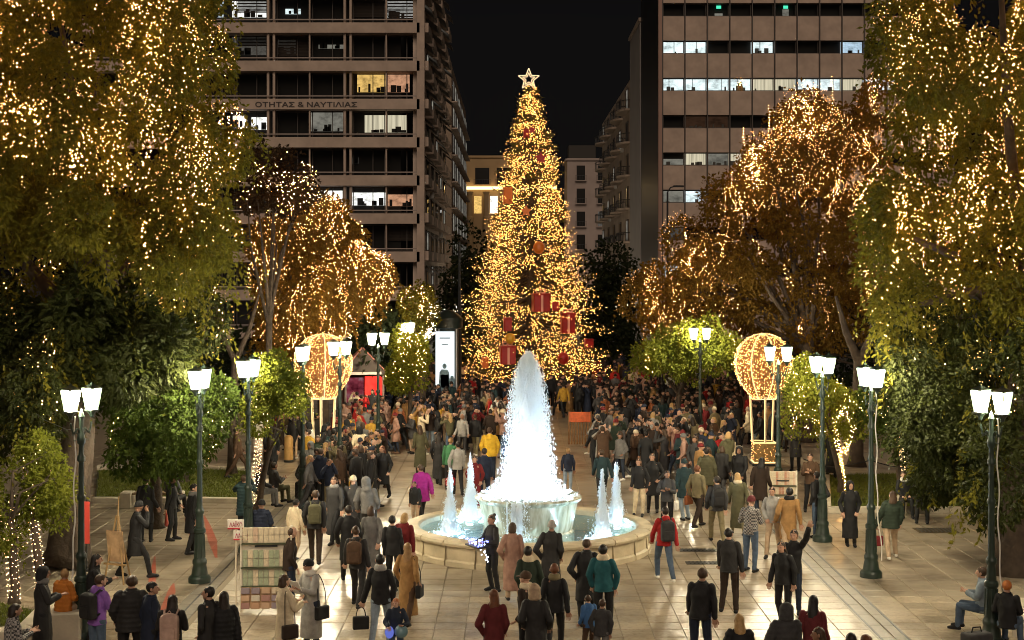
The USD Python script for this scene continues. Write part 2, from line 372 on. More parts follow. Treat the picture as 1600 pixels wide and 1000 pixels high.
# lit rooms behind the left block's windows: px0, px1, py0, py1, kind
for (a, b, y0, y1, kd) in ((333, 349, 2, 27, 'w'), (363, 416, 2, 27, 'x'), (446, 470, 14, 22, 'w'), (606, 652, 0, 28, 'x'), (363, 416, 56, 86, 'd'), (434, 462, 62, 84, 'd'), (498, 537, 70, 76, 'g'),
                           (558, 602, 117, 144, 'y'), (606, 640, 115, 144, 'o'), (364, 386, 181, 200, 'x'), (393, 417, 183, 203, 'x'), (486, 536, 176, 205, 'g'), (570, 603, 180, 207, 'c'), (606, 636, 180, 207, 'c'),
                           (551, 560, 246, 256, 'd'), (484, 535, 298, 319, 'x'), (549, 602, 301, 321, 'x'), (606, 652, 304, 322, 'o')):
    d = SP + 1.95
    r = MB().box((X((a + b) / 2, d), d, Z((y0 + y1) / 2, d)), ((b - a) / FPX * d, .06, (y1 - y0) / FPX * d)).build('lit_room', RL[kd], lb)
    rr = np.random.default_rng(a + y0); m = MB()
    for i in range(max(2, (b - a) // 8)):
        w, h = rr.uniform(.15, .5), rr.uniform(.15, .75); m.box((rr.uniform(X(a, d) + .2, X(b, d) - .2), d - .12, Z(y1, d) + h / 2), (w, .1, h))
    m.build('room_furniture', interior, r)
txt = meshkit.text_mesh('ΑΣΦΑΛΕΙΑΣ', .46, .04) if False else None
tm = meshkit.text_mesh('ΟΤΗΤΑΣ & ΝΑΥΤΙΛΙΑΣ', .42, .05, bold=True)
tw = tm.bounds[1][0]; want = X(558, SP) - X(398, SP); tm.apply_scale([want / tw, 1, 1])
tm.apply_transform(trimesh.transformations.rotation_matrix(math.pi / 2, [1, 0, 0])); tm.apply_translation([X(398, SP), SP - .003, Z(167, SP)])
put('lettering', tm, M('dark_lettering', (.05, .035, .03), .6), lb, label='dark metal letters on the parapet band')
# receding side of the block: sawtooth bays with awnings
xs = xr - .02; m_side = MB().box((xs - .35, SP + 28, H / 2), (.6, 54, H)); m_side.build('side_wall', M('side_concrete', (.52, .42, .35), .8, 0, .01, 6, .16, .4), lb)
awn = M('grey_awning', (.26, .24, .23), .7)
for s in range(-2, 9):
    zt = zb0 - s * pitch
    if zt < 2: continue
    for j, yy in enumerate(np.arange(SP + 4, SP + 54, 9.0)):
        MB().box((xs + .35, yy, zt - .35), (.8, 6.6, .85), bev=.03).build('side_balcony', conc, lb)
        w = MB().box((xs - .02, yy, zt + 1.15), (.12, 4.2, 2.0)).build('window', M('side_frame', (.12, .10, .085), .6), lb)
        lit = (s * 7 + j * 3) % 5 == 0
        MB().box((xs + .06, yy - 1.3, zt + 1.15), (.05, 1.5, 1.7)).build('pane', RL['g'] if lit else glass, w)
        a = MB(); a.add([[xs + .05, yy - 2.6, zt + 2.1], [xs + .05, yy + 2.6, zt + 2.1], [xs + 1.0, yy + 2.6, zt + 1.35], [xs + 1.0, yy - 2.6, zt + 1.35], [xs + 1.0, yy + 2.6, zt + 1.2], [xs + 1.0, yy - 2.6, zt + 1.2]],
              [[0, 3, 2], [0, 2, 1], [3, 5, 4], [3, 4, 2]]); a.build('awning', awn, lb)

# --- right building: grid of panels and ribbon windows
rb = thing('office_building', 'modern office block with panel grid and rows of lit windows, right of the christmas tree', 'building', (X(1028, SP), SP, 0), 0.0)
dp = 34.9 * k * 1.004; x0 = 7 * k; rp = 58.3 * k; zw0 = Z(25, SP)        # sill height of row 0
ncol, HB = 13, 37.0
W = x0 + ncol * dp
MB().box((W / 2 + .2, 8.4, HB / 2), (W - .4, 15, HB)).build('core', interior, rb)
MB().box((.16, 9, HB / 2), (.3, 17.8, HB)).build('side_wall', M('black_cladding', (.012, .012, .014), .35, 0, .01, 3, .3, .5), rb)
MB().box((x0 / 2 + .02, .1, HB / 2), (x0, .5, HB), bev=.03).build('corner_pier', M('reddish_pier', (.32, .20, .16), .7, 0, .006, 8, .1, .5), rb)
lit = {(0, 2): 'ex', (0, 5): 'ex', (1, 0): 'w', (1, 1): 'w', (1, 4): 'w', (1, 8): 'b', **{(2, c): q for c, q in enumerate('wwwwccwwcw')}, (2, 10): 'w', (3, 1): 'r', (3, 2): 'r',
       (4, 0): 'g', (4, 1): 'c', (4, 2): 'g', (4, 3): 'c', (4, 4): 'b', (4, 5): 'w', (5, 0): 'g', (5, 1): 'w', (6, 0): 'd', (7, 0): 'w', (7, 1): 'c'}
for r in range(-1, 11):
    zs = zw0 - r * rp; zh = zs + 19.5 * k
    if zs < 1: break
    for c in range(ncol):
        a, b = x0 + c * dp + .06, x0 + (c + 1) * dp - .06; cx = (a + b) / 2
        MB().box((cx, .1, (zs + zs - (rp - 19.5 * k)) / 2), (b - a, .34, rp - 19.5 * k - .06), bev=.015).build('panel', conc2, rb)
        fr = MB(); 
        for zz in (zs + .03, zh - .03): fr.box((cx, .32, zz), (b - a, .08, .07))
        for xx in (a + .03, b - .03): fr.box((xx, .32, (zs + zh) / 2), (.06, .08, zh - zs - .14))
        wn = fr.build('window', frame_m, rb)
        MB().quad((a, .34, zs), (b, .34, zs), (b, .34, zh), (a, .34, zh)).build('pane', glass, wn)
        q = lit.get((r, c)) if c < 11 else None
        rr = np.random.default_rng(100 + r * 20 + c)
        if q == 'ex':
            MB().box((cx + .1, .62, zh - .22), (.42, .05, .26)).build('exit_lamp', glow('exit_green', (.1, 1.0, .6), 1.2), rb)
            MB().box((cx + .1, .64, zs + (.18 if c == 2 else .38)), (.7 if c == 2 else .55, .05, .3 if c == 2 else .62)).build('lit_room', RL['g'], rb)
        elif q:
            lo = zs + (.5 * (zh - zs) * 0 if (r, c) != (4, 0) else 0)
            hi = zh if (r, c) != (4, 0) else zs + .55 * (zh - zs)
            rm = MB().box((cx, .72, (lo + hi) / 2), (b - a + .1, .05, hi - lo)).build('lit_room', RL[q], rb)
            m = MB()
            for i in range(rr.integers(1, 4)):
                w, h = rr.uniform(.1, .45), rr.uniform(.12, .55); m.box((rr.uniform(a + .2, b - .2), .60, zs + h / 2), (w, .1, h))
            if q == 'w': m.box((rr.uniform(a + .3, b - .3), .58, (zs + zh) / 2), (.05, .05, zh - zs))
            m.build('room_furniture', M('room_clutter', (.12, .11, .10), .8), rm)
            if (r, c) == (2, 3):
                MB().lathe([(.36, 0), (.30, .25), (.18, .6), (.02, 1.05)], 8, (cx, .52, zs + .03)).build('small_tree', M('room_tree', (.22, .14, .05), .8), rb)
                MB().octs(np.c_[cx + np.random.default_rng(3).normal(0, .1, 24), np.full(24, .3), zs + np.random.default_rng(4).uniform(.1, .95, 24)], .016).build('small_tree_bulbs', bulb, rb, kind='stuff')
for c in range(ncol + 1):
    MB().box((x0 + c * dp, .0, HB / 2), (.09, .42, HB)).build('mullion', frame_m, rb)

# --- the street behind: houses on both sides and at the end
def house(name, label, x0, x1, d, zt, mat, cols, rows, zr, wsize, lit=(), depth=14, cornice=True, seed=0):
    t = thing(name, label, 'building', ((x0 + x1) / 2, d, 0)); w = x1 - x0
    MB().box((0, depth / 2, zt / 2), (w, depth, zt), bev=.05).build('wall', mat, t)
    if cornice: MB().box((0, depth / 2, zt - .3), (w + .7, depth + .7, .35), bev=.08).build('cornice', mat, t)
    for i, cx in enumerate(cols):
        for j, cz in enumerate(zr):
            f = MB().box((cx, -.04, cz), (wsize[0] + .24, .1, wsize[1] + .24)).build('window', mat, t)
            kd = dict(lit).get((i, j))
            MB().box((cx, -.09, cz), (wsize[0], .05, wsize[1])).build('pane', RL[kd] if kd else M('dark_pane', (.015, .014, .013), .2), f)
            MB().box((cx, -.35, cz - wsize[1] / 2 - .15), (wsize[0] + .5, .6, .14)).build('balcony', mat, t)
            rl = MB()
            for q in np.linspace(-wsize[0] / 2 - .2, wsize[0] / 2 + .2, 7): rl.box((cx + q, -.62, cz - wsize[1] / 2 + .35), (.03, .03, .9))
            rl.box((cx, -.62, cz - wsize[1] / 2 + .82), (wsize[0] + .5, .05, .06)); rl.build('balcony_rail', dark_iron, t)
    return t
cream = M('cream_plaster', (.36, .24, .12), .8, 0, .01, 5, .12, .4); greyp = M('grey_plaster', (.34, .27, .24), .8, 0, .01, 5, .12, .4)
D1 = 285.
h1 = house('neoclassical_building', 'cream neoclassical building with glowing cornice at the end of the street, left of the tree', X(728, D1), X(868, D1), D1, Z(243, D1), cream, (-5.3, -1.3, 3), 2, (Z(275, D1),), (2.6, 3.0))
wd = X(868, D1) - X(728, D1)
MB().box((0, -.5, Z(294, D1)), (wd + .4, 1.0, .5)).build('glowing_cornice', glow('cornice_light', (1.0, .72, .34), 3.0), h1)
for i, xx in enumerate(np.linspace(-wd / 2 + .8, wd / 2 - .8, 6)):
    MB().lathe([(.62, Z(340, D1) - 14), (.62, Z(340, D1)), (.5, Z(338, D1)), (.5, Z(306, D1)), (.7, Z(300, D1))], 12, (xx, -1.0, 0)).build('column', cream, h1)
    if i < 5: MB().box((xx + 1.4, -.06, Z(320, D1)), (1.4, .1, 3.2)).build('lit_window', RL['y'] if i != 1 else RL['x'], h1)
D2 = 275.
house('apartment_building', 'pale apartment house at the end of the street, right of the tree', X(886, D2), X(950, D2), D2, Z(247, D2), greyp, (-1.2, 2.6), 4, tuple(Z(p, D2) for p in (270, 306, 342, 378)), (1.5, 2.6), lit=(((1, 2), 'd'),))
MB().box((X(912, D2), D2 + 8, Z(237, D2)), (5, 5, 3.2), bev=.1).build('roof_house', M('roof_dark', (.04, .035, .03), .8), kind=None, label='dark rooftop hut on the pale apartment house at the street end', cat='rooftop hut')
# next house down the street on the left
lb2 = thing('apartment_building', 'house behind the left office block with glowing narrow windows along the street', 'building', (0, 0, 0))
xa = X(705, 200); H2 = Z(98, 200)
MB().box((xa - 5, 232, H2 / 2), (10, 62, H2), bev=.05).build('wall', M('ochre_plaster', (.32, .235, .17), .8, 0, .01, 5, .15, .4), lb2)
for s in range(9):
    z = H2 - 3.2 - s * 3.5
    if z < 2: break
    for j, yy in enumerate(np.arange(204, 262, 7.)):
        f = MB().box((xa + .05, yy, z), (.2, 3.4, 2.6)).build('window', frame_m, lb2)
        MB().box((xa + .17, yy, z), (.05, 2.6, 2.2)).build('pane', RL['g'] if (s + j) % 2 else RL['d'], f)
    MB().box((xa + .35, 232, z - 1.7), (.8, 61, .16)).build('ledge', conc, lb2)
# old house with curved balconies on the right of the street
rb2 = thing('apartment_building', 'old corner house with stacked curved balconies, left of the modern office block', 'building', (0, 0, 0))
xb = X(985, 166); H3 = Z(122, 166)
bal_m = M('old_plaster', (.40, .31, .245), .8, 0, .02, 4, .25, .6)
MB().box((xb + 6, 192, H3 / 2), (12, 52, H3), bev=.1).build('wall', bal_m, rb2)
for s in range(8):
    z = H3 - 3.4 - s * 3.6
    if z < 1.5: break
    for j, yy in enumerate((170, 181, 192, 203, 214)):
        pr = [(0, 0)] + [(-1.25 * math.sin(a), 3.6 * -math.cos(a)) for a in np.linspace(0, math.pi, 9)]
        pg = Polygon([(xb + q[0], yy + q[1]) for q in pr[1:]])
        m = trimesh.creation.extrude_polygon(pg, .22, engine='earcut'); m.apply_translation([0, 0, z]); put('balcony', m, bal_m, rb2)
        rl = MB()
        for a in np.linspace(0, math.pi, 12): rl.box((xb - 1.2 * math.sin(a), yy - 3.5 * math.cos(a), z + .65), (.05, .05, .9))
        rl.tube([(xb - 1.2 * math.sin(a), yy - 3.5 * math.cos(a), z + 1.12) for a in np.linspace(0, math.pi, 12)], .05, 5); rl.build('balcony_rail', dark_iron, rb2)
        f = MB().box((xb - .02, yy, z + 1.4), (.2, 3.0, 2.5)).build('window', frame_m, rb2)
        MB().box((xb - .14, yy - .7, z + 1.4), (.05, 1.1, 2.1)).build('pane', RL['g'] if (s * 3 + j) % 4 == 0 else M('dark_pane', (.015, .014, .013), .2), f)
for i in range(3): MB().box((xb + 3 + i * 2.5, 168 + i * 4, H3 + 1.2 - i * .2), (3, 3, 2.6), bev=.06).build('roof_room', bal_m, rb2)
rb3 = thing('apartment_building', 'narrow plain grey party wall beside the dark side of the modern block', 'building', (0, 0, 0))
xc = X(1000, 153); MB().box((xc + 4, 159.6, Z(46, 158) / 2), (8, 13, Z(46, 158)), bev=.05).build('wall', M('grey_wall', (.33, .30, .29), .8, 0, .01, 5, .12, .3), rb3)
MB().box((xc + 4, 159.6, Z(46, 158) + .2), (8.3, 13.3, .4), bev=.05).build('coping', conc, rb3)
# air conditioners on the street walls
for i, (yy, zz) in enumerate(((144, 14.2), (153, 20.9), (162, 10.8), (171, 24.3), (149, 27.6))):
    a = MB().box((xs + .50, yy + 2.6, zz), (.34, .85, .6), bev=.02).build('air_conditioner', M('ac_white', (.5, .48, .44), .5), lb); MB().lathe([(.0, .0), (.22, .0), (.22, .02), (0, .02)], 12, (0, 0, 0)).build('fan_grille', dark_iron, a)
    UsdGeom.Xformable(stage.GetPrimAtPath(str(a.GetPath()) + '/fan_grille')).AddTransformOp().Set(Gf.Matrix4d().SetRotate(Gf.Rotation(Gf.Vec3d(0, 1, 0), 90)) * Gf.Matrix4d().SetTranslate(Gf.Vec3d(xs + .675, yy + 2.6, zz)))
for i, (yy, zz) in enumerate(((175.5, 9.5), (186.5, 16.7), (175.5, 20.3), (197.5, 13.1))):
    MB().box((xb - .22, yy, zz + .5), (.34, .85, .6), bev=.02).build('air_conditioner', M('ac_white', (.5, .48, .44), .5), rb2)
# glowing shop windows, mostly unseen, added to brighten the street walls
shop = room_light('added_shop_glow', (1.0, .86, .62), 4.5, scale=.6)
for i, yy in enumerate(np.arange(142, 186, 7.5)):
    f = MB().box((xs + .04, yy, 2.1), (.16, 6.2, 3.6)).build('shop_front', frame_m, lb); MB().box((xs + .14, yy, 2.0), (.05, 5.6, 3.0)).build('added_shop_window', shop, f)
for i, yy in enumerate(np.arange(205, 262, 7.5)):
    f = MB().box((xa + .04, yy, 2.1), (.16, 6.2, 3.6)).build('shop_front', frame_m, lb2); MB().box((xa + .14, yy, 2.0), (.05, 5.6, 3.0)).build('added_shop_window', shop, f)
for i, yy in enumerate(np.arange(171, 216, 7.5)):
    f = MB().box((xb - .04, yy, 2.1), (.16, 6.2, 3.6)).build('shop_front', frame_m, rb2); MB().box((xb - .14, yy, 2.0), (.05, 5.6, 3.0)).build('added_shop_window', shop, f)
# kerbside lamp at the foot of the modern block
sl = thing('road_lamp', 'tall dark road lamp in front of the modern office block', 'street lamp', (X(1043, 126), 126, 0))
MB().tube([(0, 0, 0), (0, 0, 9), (0, 0, Z(300, 126))], [.14, .1, .07], 8).build('pole', dark_iron, sl)
MB().tube([(0, 0, Z(300, 126)), (.25, 0, Z(293, 126)), (.8, 0, Z(290, 126))], .06, 6).build('arm', dark_iron, sl)
MB().box((.9, 0, Z(291, 126)), (.9, .3, .16), bev=.05).build('lamp_head', dark_iron, sl)
fp = thing('flag_pole', 'tall thin dark pole left of the christmas tree', 'pole', (X(718, 76), 76, 0))
MB().tube([(0, 0, 0), (0, 0, 4), (0, 0, Z(378, 76))], [.11, .09, .06], 8).build('pole', dark_iron, fp)
MB().lathe([(.25, 0), (.25, .1), (.14, .25), (.11, .5)], 12).build('base', dark_iron, fp)
# ------------------------------------------------------------------ fountain
ft = thing('fountain', 'round stone fountain with raised bowl and glowing white water in the middle of the square', 'fountain', (FX, FY, 0))
WZ = .47
wall_n = 22
for i in range(wall_n):                                            # basin wall and coping as curved blocks
    a0, a1 = i / wall_n * 2 * math.pi + .006, (i + 1) / wall_n * 2 * math.pi - .006
    for nm, prof in (('basin_block', [(FR - .02, 0), (FR - .02, .12), (FR - .07, .16), (FR - .07, .47), (FR - .30, .47), (FR - .30, 0)]),
                     ('coping_stone', [(FR - .06, .474), (FR + .02, .50), (FR + .04, .56), (FR + .01, .62), (FR - .06, .645), (FR - .32, .645), (FR - .38, .60), (FR - .38, .474)])):
        t = np.linspace(a0, a1, 6); pr = np.array(prof)
        v = np.stack([pr[:, 0:1] * np.cos(t), pr[:, 0:1] * np.sin(t), np.repeat(pr[:, 1:2], 6, 1)], -1)      # (np, nt, 3)
        n, m = v.shape[:2]; f = []
        for a in range(n):
            b = (a + 1) % n
            for c in range(m - 1): f.append([a * m + c, a * m + c + 1, b * m + c + 1, b * m + c])
        f = np.array(f); f = np.vstack([f[:, [0, 1, 2]], f[:, [0, 2, 3]]]); v = v.reshape(-1, 3)
        for c, rev in ((0, False), (m - 1, True)):
            for a in range(1, n - 1):
                q = [0 * m + c, a * m + c, (a + 1) * m + c]; f = np.vstack([f, q[::-1] if rev else q])
        put(nm, trimesh.Trimesh(v, f, process=False), stone, ft, smooth=35)
pool_floor = usdkit.material(stage, L + 'pool_floor', {'g': ('geometry', {}), 'n': ('noise_texture', {'scale': 3.0, 'detail': 4.0}), 'r': ('rgb_ramp', {'ramp': [(.3, (.16, .24, .23)), (.7, (.34, .42, .38))]}),
    'p': ('principled_bsdf', {'roughness': .7})}, [('g.position', 'n.vector'), ('n.fac', 'r.fac'), ('r.color', 'p.base_color')], surface='p.BSDF')
MB().lathe([(0, .02), (FR - .28, .02), (FR - .28, .04), (0, .045)], 48).build('pool_floor', pool_floor, ft)
wet = usdkit.material(stage, L + 'wet_marble', {'g': ('geometry', {}), 'm': ('mapping', {'scale': (9, 9, .7)}), 'n': ('noise_texture', {'scale': 1.0, 'detail': 5.0}),
    'r': ('rgb_ramp', {'ramp': [(.3, (.24, .23, .16)), (.52, (.46, .44, .34)), (.75, (.62, .62, .52))]}), 'b': ('bump', {'strength': .5, 'distance': .02}), 'p': ('principled_bsdf', {'roughness': .22})},
    [('g.position', 'm.vector'), ('m.vector', 'n.vector'), ('n.fac', 'r.fac'), ('r.color', 'p.base_color'), ('n.fac', 'b.height'), ('b.normal', 'p.normal')], surface='p.BSDF')
MB().lathe([(0, 1.30), (1.12, 1.30), (1.20, 1.36), (1.34, 1.37), (1.38, 1.33), (1.36, 1.27), (1.28, 1.22), (1.24, 1.05), (1.16, .62), (1.12, .50), (1.20, .42), (1.20, .03)], 56).build('raised_bowl', wet, ft, smooth=40)
MB().lathe([(0, 1.30), (.28, 1.31), (.24, 1.48), (.10, 1.52), (0, 1.52)], 20).build('nozzle_ring', dark_iron, ft)
water_s = usdkit.material(stage, L + 'pool_water', {'g': ('geometry', {}), 'n': ('noise_texture', {'scale': 7.0, 'detail': 4.0, 'distortion': .4}), 'b': ('bump', {'strength': .8, 'distance': .06}),
    't': ('transparent_bsdf', {'color': (.72, .93, .95)}), 'gl': ('glossy_bsdf', {'roughness': .05}), 'f': ('fresnel', {'IOR': 1.33}), 'm': ('mix_closure', {})},
    [('g.position', 'n.vector'), ('n.fac', 'b.height'), ('b.normal', 'gl.normal'), ('b.normal', 'f.normal'), ('f.fac', 'm.fac'), ('t.BSDF', 'm.closure1'), ('gl.BSDF', 'm.closure2')], surface='m.closure')
MB().lathe([(FR - .33, WZ), (1.18, WZ)], 64).build('pool_water', water_s, ft)
# droplets and foam: white scattering water, lit by the fountain's own lamps
spray = usdkit.material(stage, L + 'water_spray', {'d': ('diffuse_bsdf', {'color': (.86, .93, .99)}), 't': ('translucent_bsdf', {'color': (.86, .93, .99)}), 'm': ('mix_closure', {'fac': .5}),
    'gl': ('glossy_bsdf', {'roughness': .2}), 'm2': ('mix_closure', {'fac': .08})},
    [('d.BSDF', 'm.closure1'), ('t.BSDF', 'm.closure2'), ('m.closure', 'm2.closure1'), ('gl.BSDF', 'm2.closure2')], surface='m2.closure')
fl = glow('fountain_lamp', (.60, .81, 1.0), 3600.0)
fl2 = glow('fountain_lamp_small', (.66, .84, 1.0), 800.0)
def lamp_disc(x, y, z, r, mat, tilt=None, back=True):
    m = MB(); n = 10; t = np.arange(n) / n * 2 * math.pi
    nrm = np.array(tilt if tilt is not None else (0, 0, 1.), float); nrm /= np.linalg.norm(nrm)
    a = np.cross(nrm, [0, 1, 0.001]); a /= np.linalg.norm(a); b = np.cross(nrm, a)
    v = np.array([x, y, z]) + r * (np.cos(t)[:, None] * a + np.sin(t)[:, None] * b)
    v = np.vstack([v, [x, y, z]]); f = [[n, i, (i + 1) % n] for i in range(n)]
    m.add(v, f); m.build('underwater_lamp', mat, ft)
    if back: v2 = (v - [x, y, z]) * 1.2 + [x, y, z] - nrm * .012; MB().add(v2, f).build('lamp_housing', dark_iron, ft)
for i in range(8):
    a = (i + .5) / 8 * 2 * math.pi
    lamp_disc(1.14 * math.cos(a), 1.14 * math.sin(a), 1.40, .075, fl, (-.34 * math.cos(a), -.34 * math.sin(a), 1))
def jet(name, label, x, y, z0, z1, rad, n, core_frac, seed, top_r=.02):
    """rad: function u in 0..1 (base to top) -> radius"""
    t = thing(name, label, 'water jet', (x, y, 0))
    r = np.random.default_rng(seed); u = np.linspace(0, 1, 46); nn = 22
    th = np.arange(nn) / nn * 2 * math.pi
    U, T = np.meshgrid(u, th, indexing='ij')
    base = np.array([rad(q) for q in u])[:, None] * core_frac
    P = np.stack([np.cos(T) * 2.2, np.sin(T) * 2.2, U * (z1 - z0) * 1.6], -1)
    R = base * (.62 + .75 * meshkit.fbm(P * [1.9, 1.9, .9] + seed, 4, seed)) + .004
    v = np.stack([R * np.cos(T), R * np.sin(T), z0 + U * (z1 - z0) * (.97 + .03 * np.cos(3 * T))], -1).reshape(-1, 3)
    i, j = np.meshgrid(np.arange(len(u) - 1), np.arange(nn), indexing='ij')
    q = np.stack([i * nn + j, i * nn + (j + 1) % nn, (i + 1) * nn + (j + 1) % nn, (i + 1) * nn + j], -1).reshape(-1, 4)
    put('water_core', (v, q), spray, t, smooth=True)
    uu = r.beta(1.0, 1.0, n); rr = np.array([rad(q) for q in uu]) * np.clip(np.abs(r.normal(.70, .25, n)), 0, 1.3); aa = r.uniform(0, 6.283, n)
    p = np.c_[rr * np.cos(aa), rr * np.sin(aa), z0 + uu * (z1 - z0) * 1.03 + r.normal(0, .05, n)]
    MB().octs(p, r.uniform(.005, .012, n), r.uniform(1.5, 4.0, n)).build('water_drops', spray, t, kind='stuff')
    return t
ys = np.array([778, 770, 755, 740, 700, 660, 620, 590, 572, 562.]); hw = np.array([66, 51, 41, 37, 33, 29, 25, 19, 11.5, 4.])
kz = 39.6 / FPX
us = (ys[0] - ys) / (ys[0] - ys[-1])
jet('main_water_jet', 'tallest white water column rising from the raised bowl of the fountain', FX, FY, 1.36, Z(560, FY), lambda u: np.interp(u, us, hw) * kz, 36000, .66, 3)
for i, (px, d, top, lab) in enumerate(((703, 39.1, 740, 'small white water jet at the front left of the fountain pool'), (735, 41.5, 718, 'small white water jet at the back left of the fountain pool'),
                                       (941, 38.2, 741, 'small white water jet at the front right of the fountain pool'), (963, 40.9, 731, 'small white water jet at the back right of the fountain pool'))):
    x, zt = X(px, d), Z(top, d)
    jet('water_jet', lab, x, d, WZ - .01, zt, lambda u: (.19 * (1 - u) ** 2.2 + .075 * (1 - u) + .045 + .02 * math.sin(u * 17 + i)), 2600, .80, 20 + i)
    for q in range(3):
        a = q * 2.1 + .5
        lamp_disc(x - FX + .34 * math.cos(a), d - FY + .34 * math.sin(a), WZ - .12, .07, fl2, (-.25 * math.cos(a), -.25 * math.sin(a), 1))
# foam rings, spilling water from the bowl
foam = thing('foam', 'white foam and splashes on the water of the fountain', 'foam', (FX, FY, 0), kind='stuff')
r = np.random.default_rng(9); m = MB()
for cx, cy, s, z, n in ((0, 0, .62, 1.385, 1400), *[(X(px, d) - FX, d - FY, .30, WZ + .012, 420) for px, d in ((703, 39.1), (735, 41.5), (941, 38.2), (963, 40.9))], (-.28, -1.5, .2, WZ + .012, 380)):
    a = r.uniform(0, 6.28, n); q = np.abs(r.normal(0, s, n)); q = np.minimum(q, 1.28 if z > 1 else 9)
    p = np.c_[cx + q * np.cos(a), cy + q * np.sin(a), np.full(n, z) + np.abs(r.normal(0, .015, n))]
    m.octs(p, r.uniform(.012, .04, n), .45)
m.build('foam_bubbles', spray, foam, kind='stuff')
sp = thing('spilling_water', 'white water spilling over the front lip of the raised bowl', 'spilling water', (FX - .30, FY, 0), kind='stuff')
m = MB(); r = np.random.default_rng(12)
for i in range(16):
    x = r.normal(0, .11); yy = -math.sqrt(max(.1, 1.38 ** 2 - (x - .3) ** 2)); w = r.uniform(.012, .03)
    zs = np.linspace(1.38, WZ, 9); m.tube([(x + r.normal(0, .012), yy - .04 - .16 * math.sqrt(q / 8), z) for q, z in enumerate(zs)], r.uniform(.6, 1.2, 9) * w, 5)
n = 900; x = r.normal(0, .13, n); z = r.uniform(WZ, 1.38, n); yy = -np.sqrt(np.maximum(.1, 1.38 ** 2 - (x - .3) ** 2)) - .05 - .17 * np.sqrt((1.38 - z) / .9) + r.normal(0, .03, n)
m.octs(np.c_[x, yy, z], r.uniform(.006, .014, n), 2.0); m.build('falling_water', spray, sp, kind='stuff')
lamp_disc(-.30, -1.72, WZ - .12, .07, fl2, (0, .25, 1))
for a in (0.3, 1.2, 1.95, 2.8, 3.6, 4.4, 5.2, 5.9): lamp_disc(2.45 * math.cos(a), 2.45 * math.sin(a), .22, .05, glow('pool_lamp', (.55, .85, 1.0), 70.0), None, False)

# ------------------------------------------------------------------ street lamps
def lantern(parent, x):
    fr = MB(); w0, w1, z0, z1 = .080, .132, 4.46, 4.86
    for a in range(4):
        t = a * math.pi / 2 + math.pi / 4
        fr.tube([(x + w0 * 1.414 * math.cos(t), w0 * 1.414 * math.sin(t), z0), (x + w1 * 1.414 * math.cos(t), w1 * 1.414 * math.sin(t), z1)], .016, 4)
    fr.box((x, 0, z0 - .02), (w0 * 2 + .05, w0 * 2 + .05, .04), bev=.01); fr.lathe([(.03, z0 - .16), (.05, z0 - .1), (.1, z0 - .04)], 8, (x, 0, 0))
    L_ = fr.build('lantern', iron, parent)
    rf = MB(); rf.lathe([((w1 + .01) * 1.414, z1), ((w1 + .015) * 1.414, z1 + .025), (.10, z1 + .06), (.04, z1 + .09), (.02, z1 + .12), (.0, z1 + .14)], 4, (x, 0, 0), math.pi / 4)
    rf.build('lantern_roof', iron, L_)
    g = MB()
    for a in range(4):
        t = a * math.pi / 2
        c = lambda w, z, s: (x + w * math.cos(t) - s * w * math.sin(t), w * math.sin(t) + s * w * math.cos(t), z)
        g.quad(c(w0, z0 + .01, -.95), c(w0, z0 + .01, .95), c(w1, z1 - .005, .95), c(w1, z1 - .005, -.95))
    g.build('lantern_glass', lamp_glow, L_)
def make_lamp(label, loc, rz):
    t = thing('street_lamp', label, 'street lamp', loc, rz, 'green two-lantern street lamps around the square')
    MB().lathe([(0, 0), (.26, 0), (.26, .10), (.24, .14), (.19, .18), (.165, .34), (.15, .40), (.165, .44), (.165, .50), (.13, .56), (.11, .95), (.105, 1.12), (.135, 1.15), (.135, 1.22), (.10, 1.26)], 16).build('base', iron, t, smooth=40)
    MB().lathe([(.095, 1.26), (.085, 1.5), (.08, 1.55), (.105, 1.6), (.105, 1.66), (.066, 1.72), (.058, 2.7), (.082, 2.73), (.082, 2.79), (.055, 2.83), (.050, 3.45), (.08, 3.48), (.08, 3.55), (.05, 3.6), (.046, 3.78), (.075, 3.82), (.085, 3.9), (.062, 3.98), (.042, 4.05), (.038, 4.3), (.06, 4.34), (.02, 4.46), (0, 4.5)], 14).build('post', iron, t, smooth=40)
    for i in range(8):
        a = i / 8 * 2 * math.pi; MB().tube([(.13 * math.cos(a), .13 * math.sin(a), .58), (.112 * math.cos(a), .112 * math.sin(a), 1.1)], .012, 5).build('flute', iron, t)
    for s in (-1, 1):
        m = MB(); q = np.linspace(0, 1, 12)
        m.tube([(s * (.04 + .215 * u), 0, 4.02 + .08 * math.sin(u * 6.28) + .20 * u ** 3) for u in q], .018, 6)
        a = np.linspace(.2, 5.2, 12); m.tube([(s * (.15 + .075 * math.cos(w)), 0, 3.96 + .085 * math.sin(w)) for w in a], .011, 5)
        m.build('arm', iron, t); lantern(t, s * .26)
    return t
lamps = [(127, 29.8, 56, 'nearest street lamp on the left, with the white cable down its post'), (1549, 29.3, -57, 'nearest street lamp on the right, beside the seated pair'),
         (312, 35.3, 80, 'street lamp between the grass and the red light cones left of the ticket stand'), (1361, 35.9, -70, 'street lamp left of the woman with the red bag, on the right'),
         (388, 39.1, 70, 'street lamp in front of the round green tree on the left'), (1285, 40.6, -63, 'street lamp with grey-jeans man leaning at its base on the right'),
         (473, 45.9, 84, 'street lamp just left of the left lit balloon'), (1216, 45.9, -24, 'street lamp standing in front of the right lit balloon'),
         (531, 49.0, 46, 'street lamp just right of the left lit balloon'), (591, 55.6, 32, 'street lamp right of the red kiosk roof'),
         (1094, 60.0, 8, 'street lamp among the bright yellow-green trees left of the right balloon'), (637, 66.0, 65, 'far street lamp half hidden by the small yellow tree')]
lamp0 = None
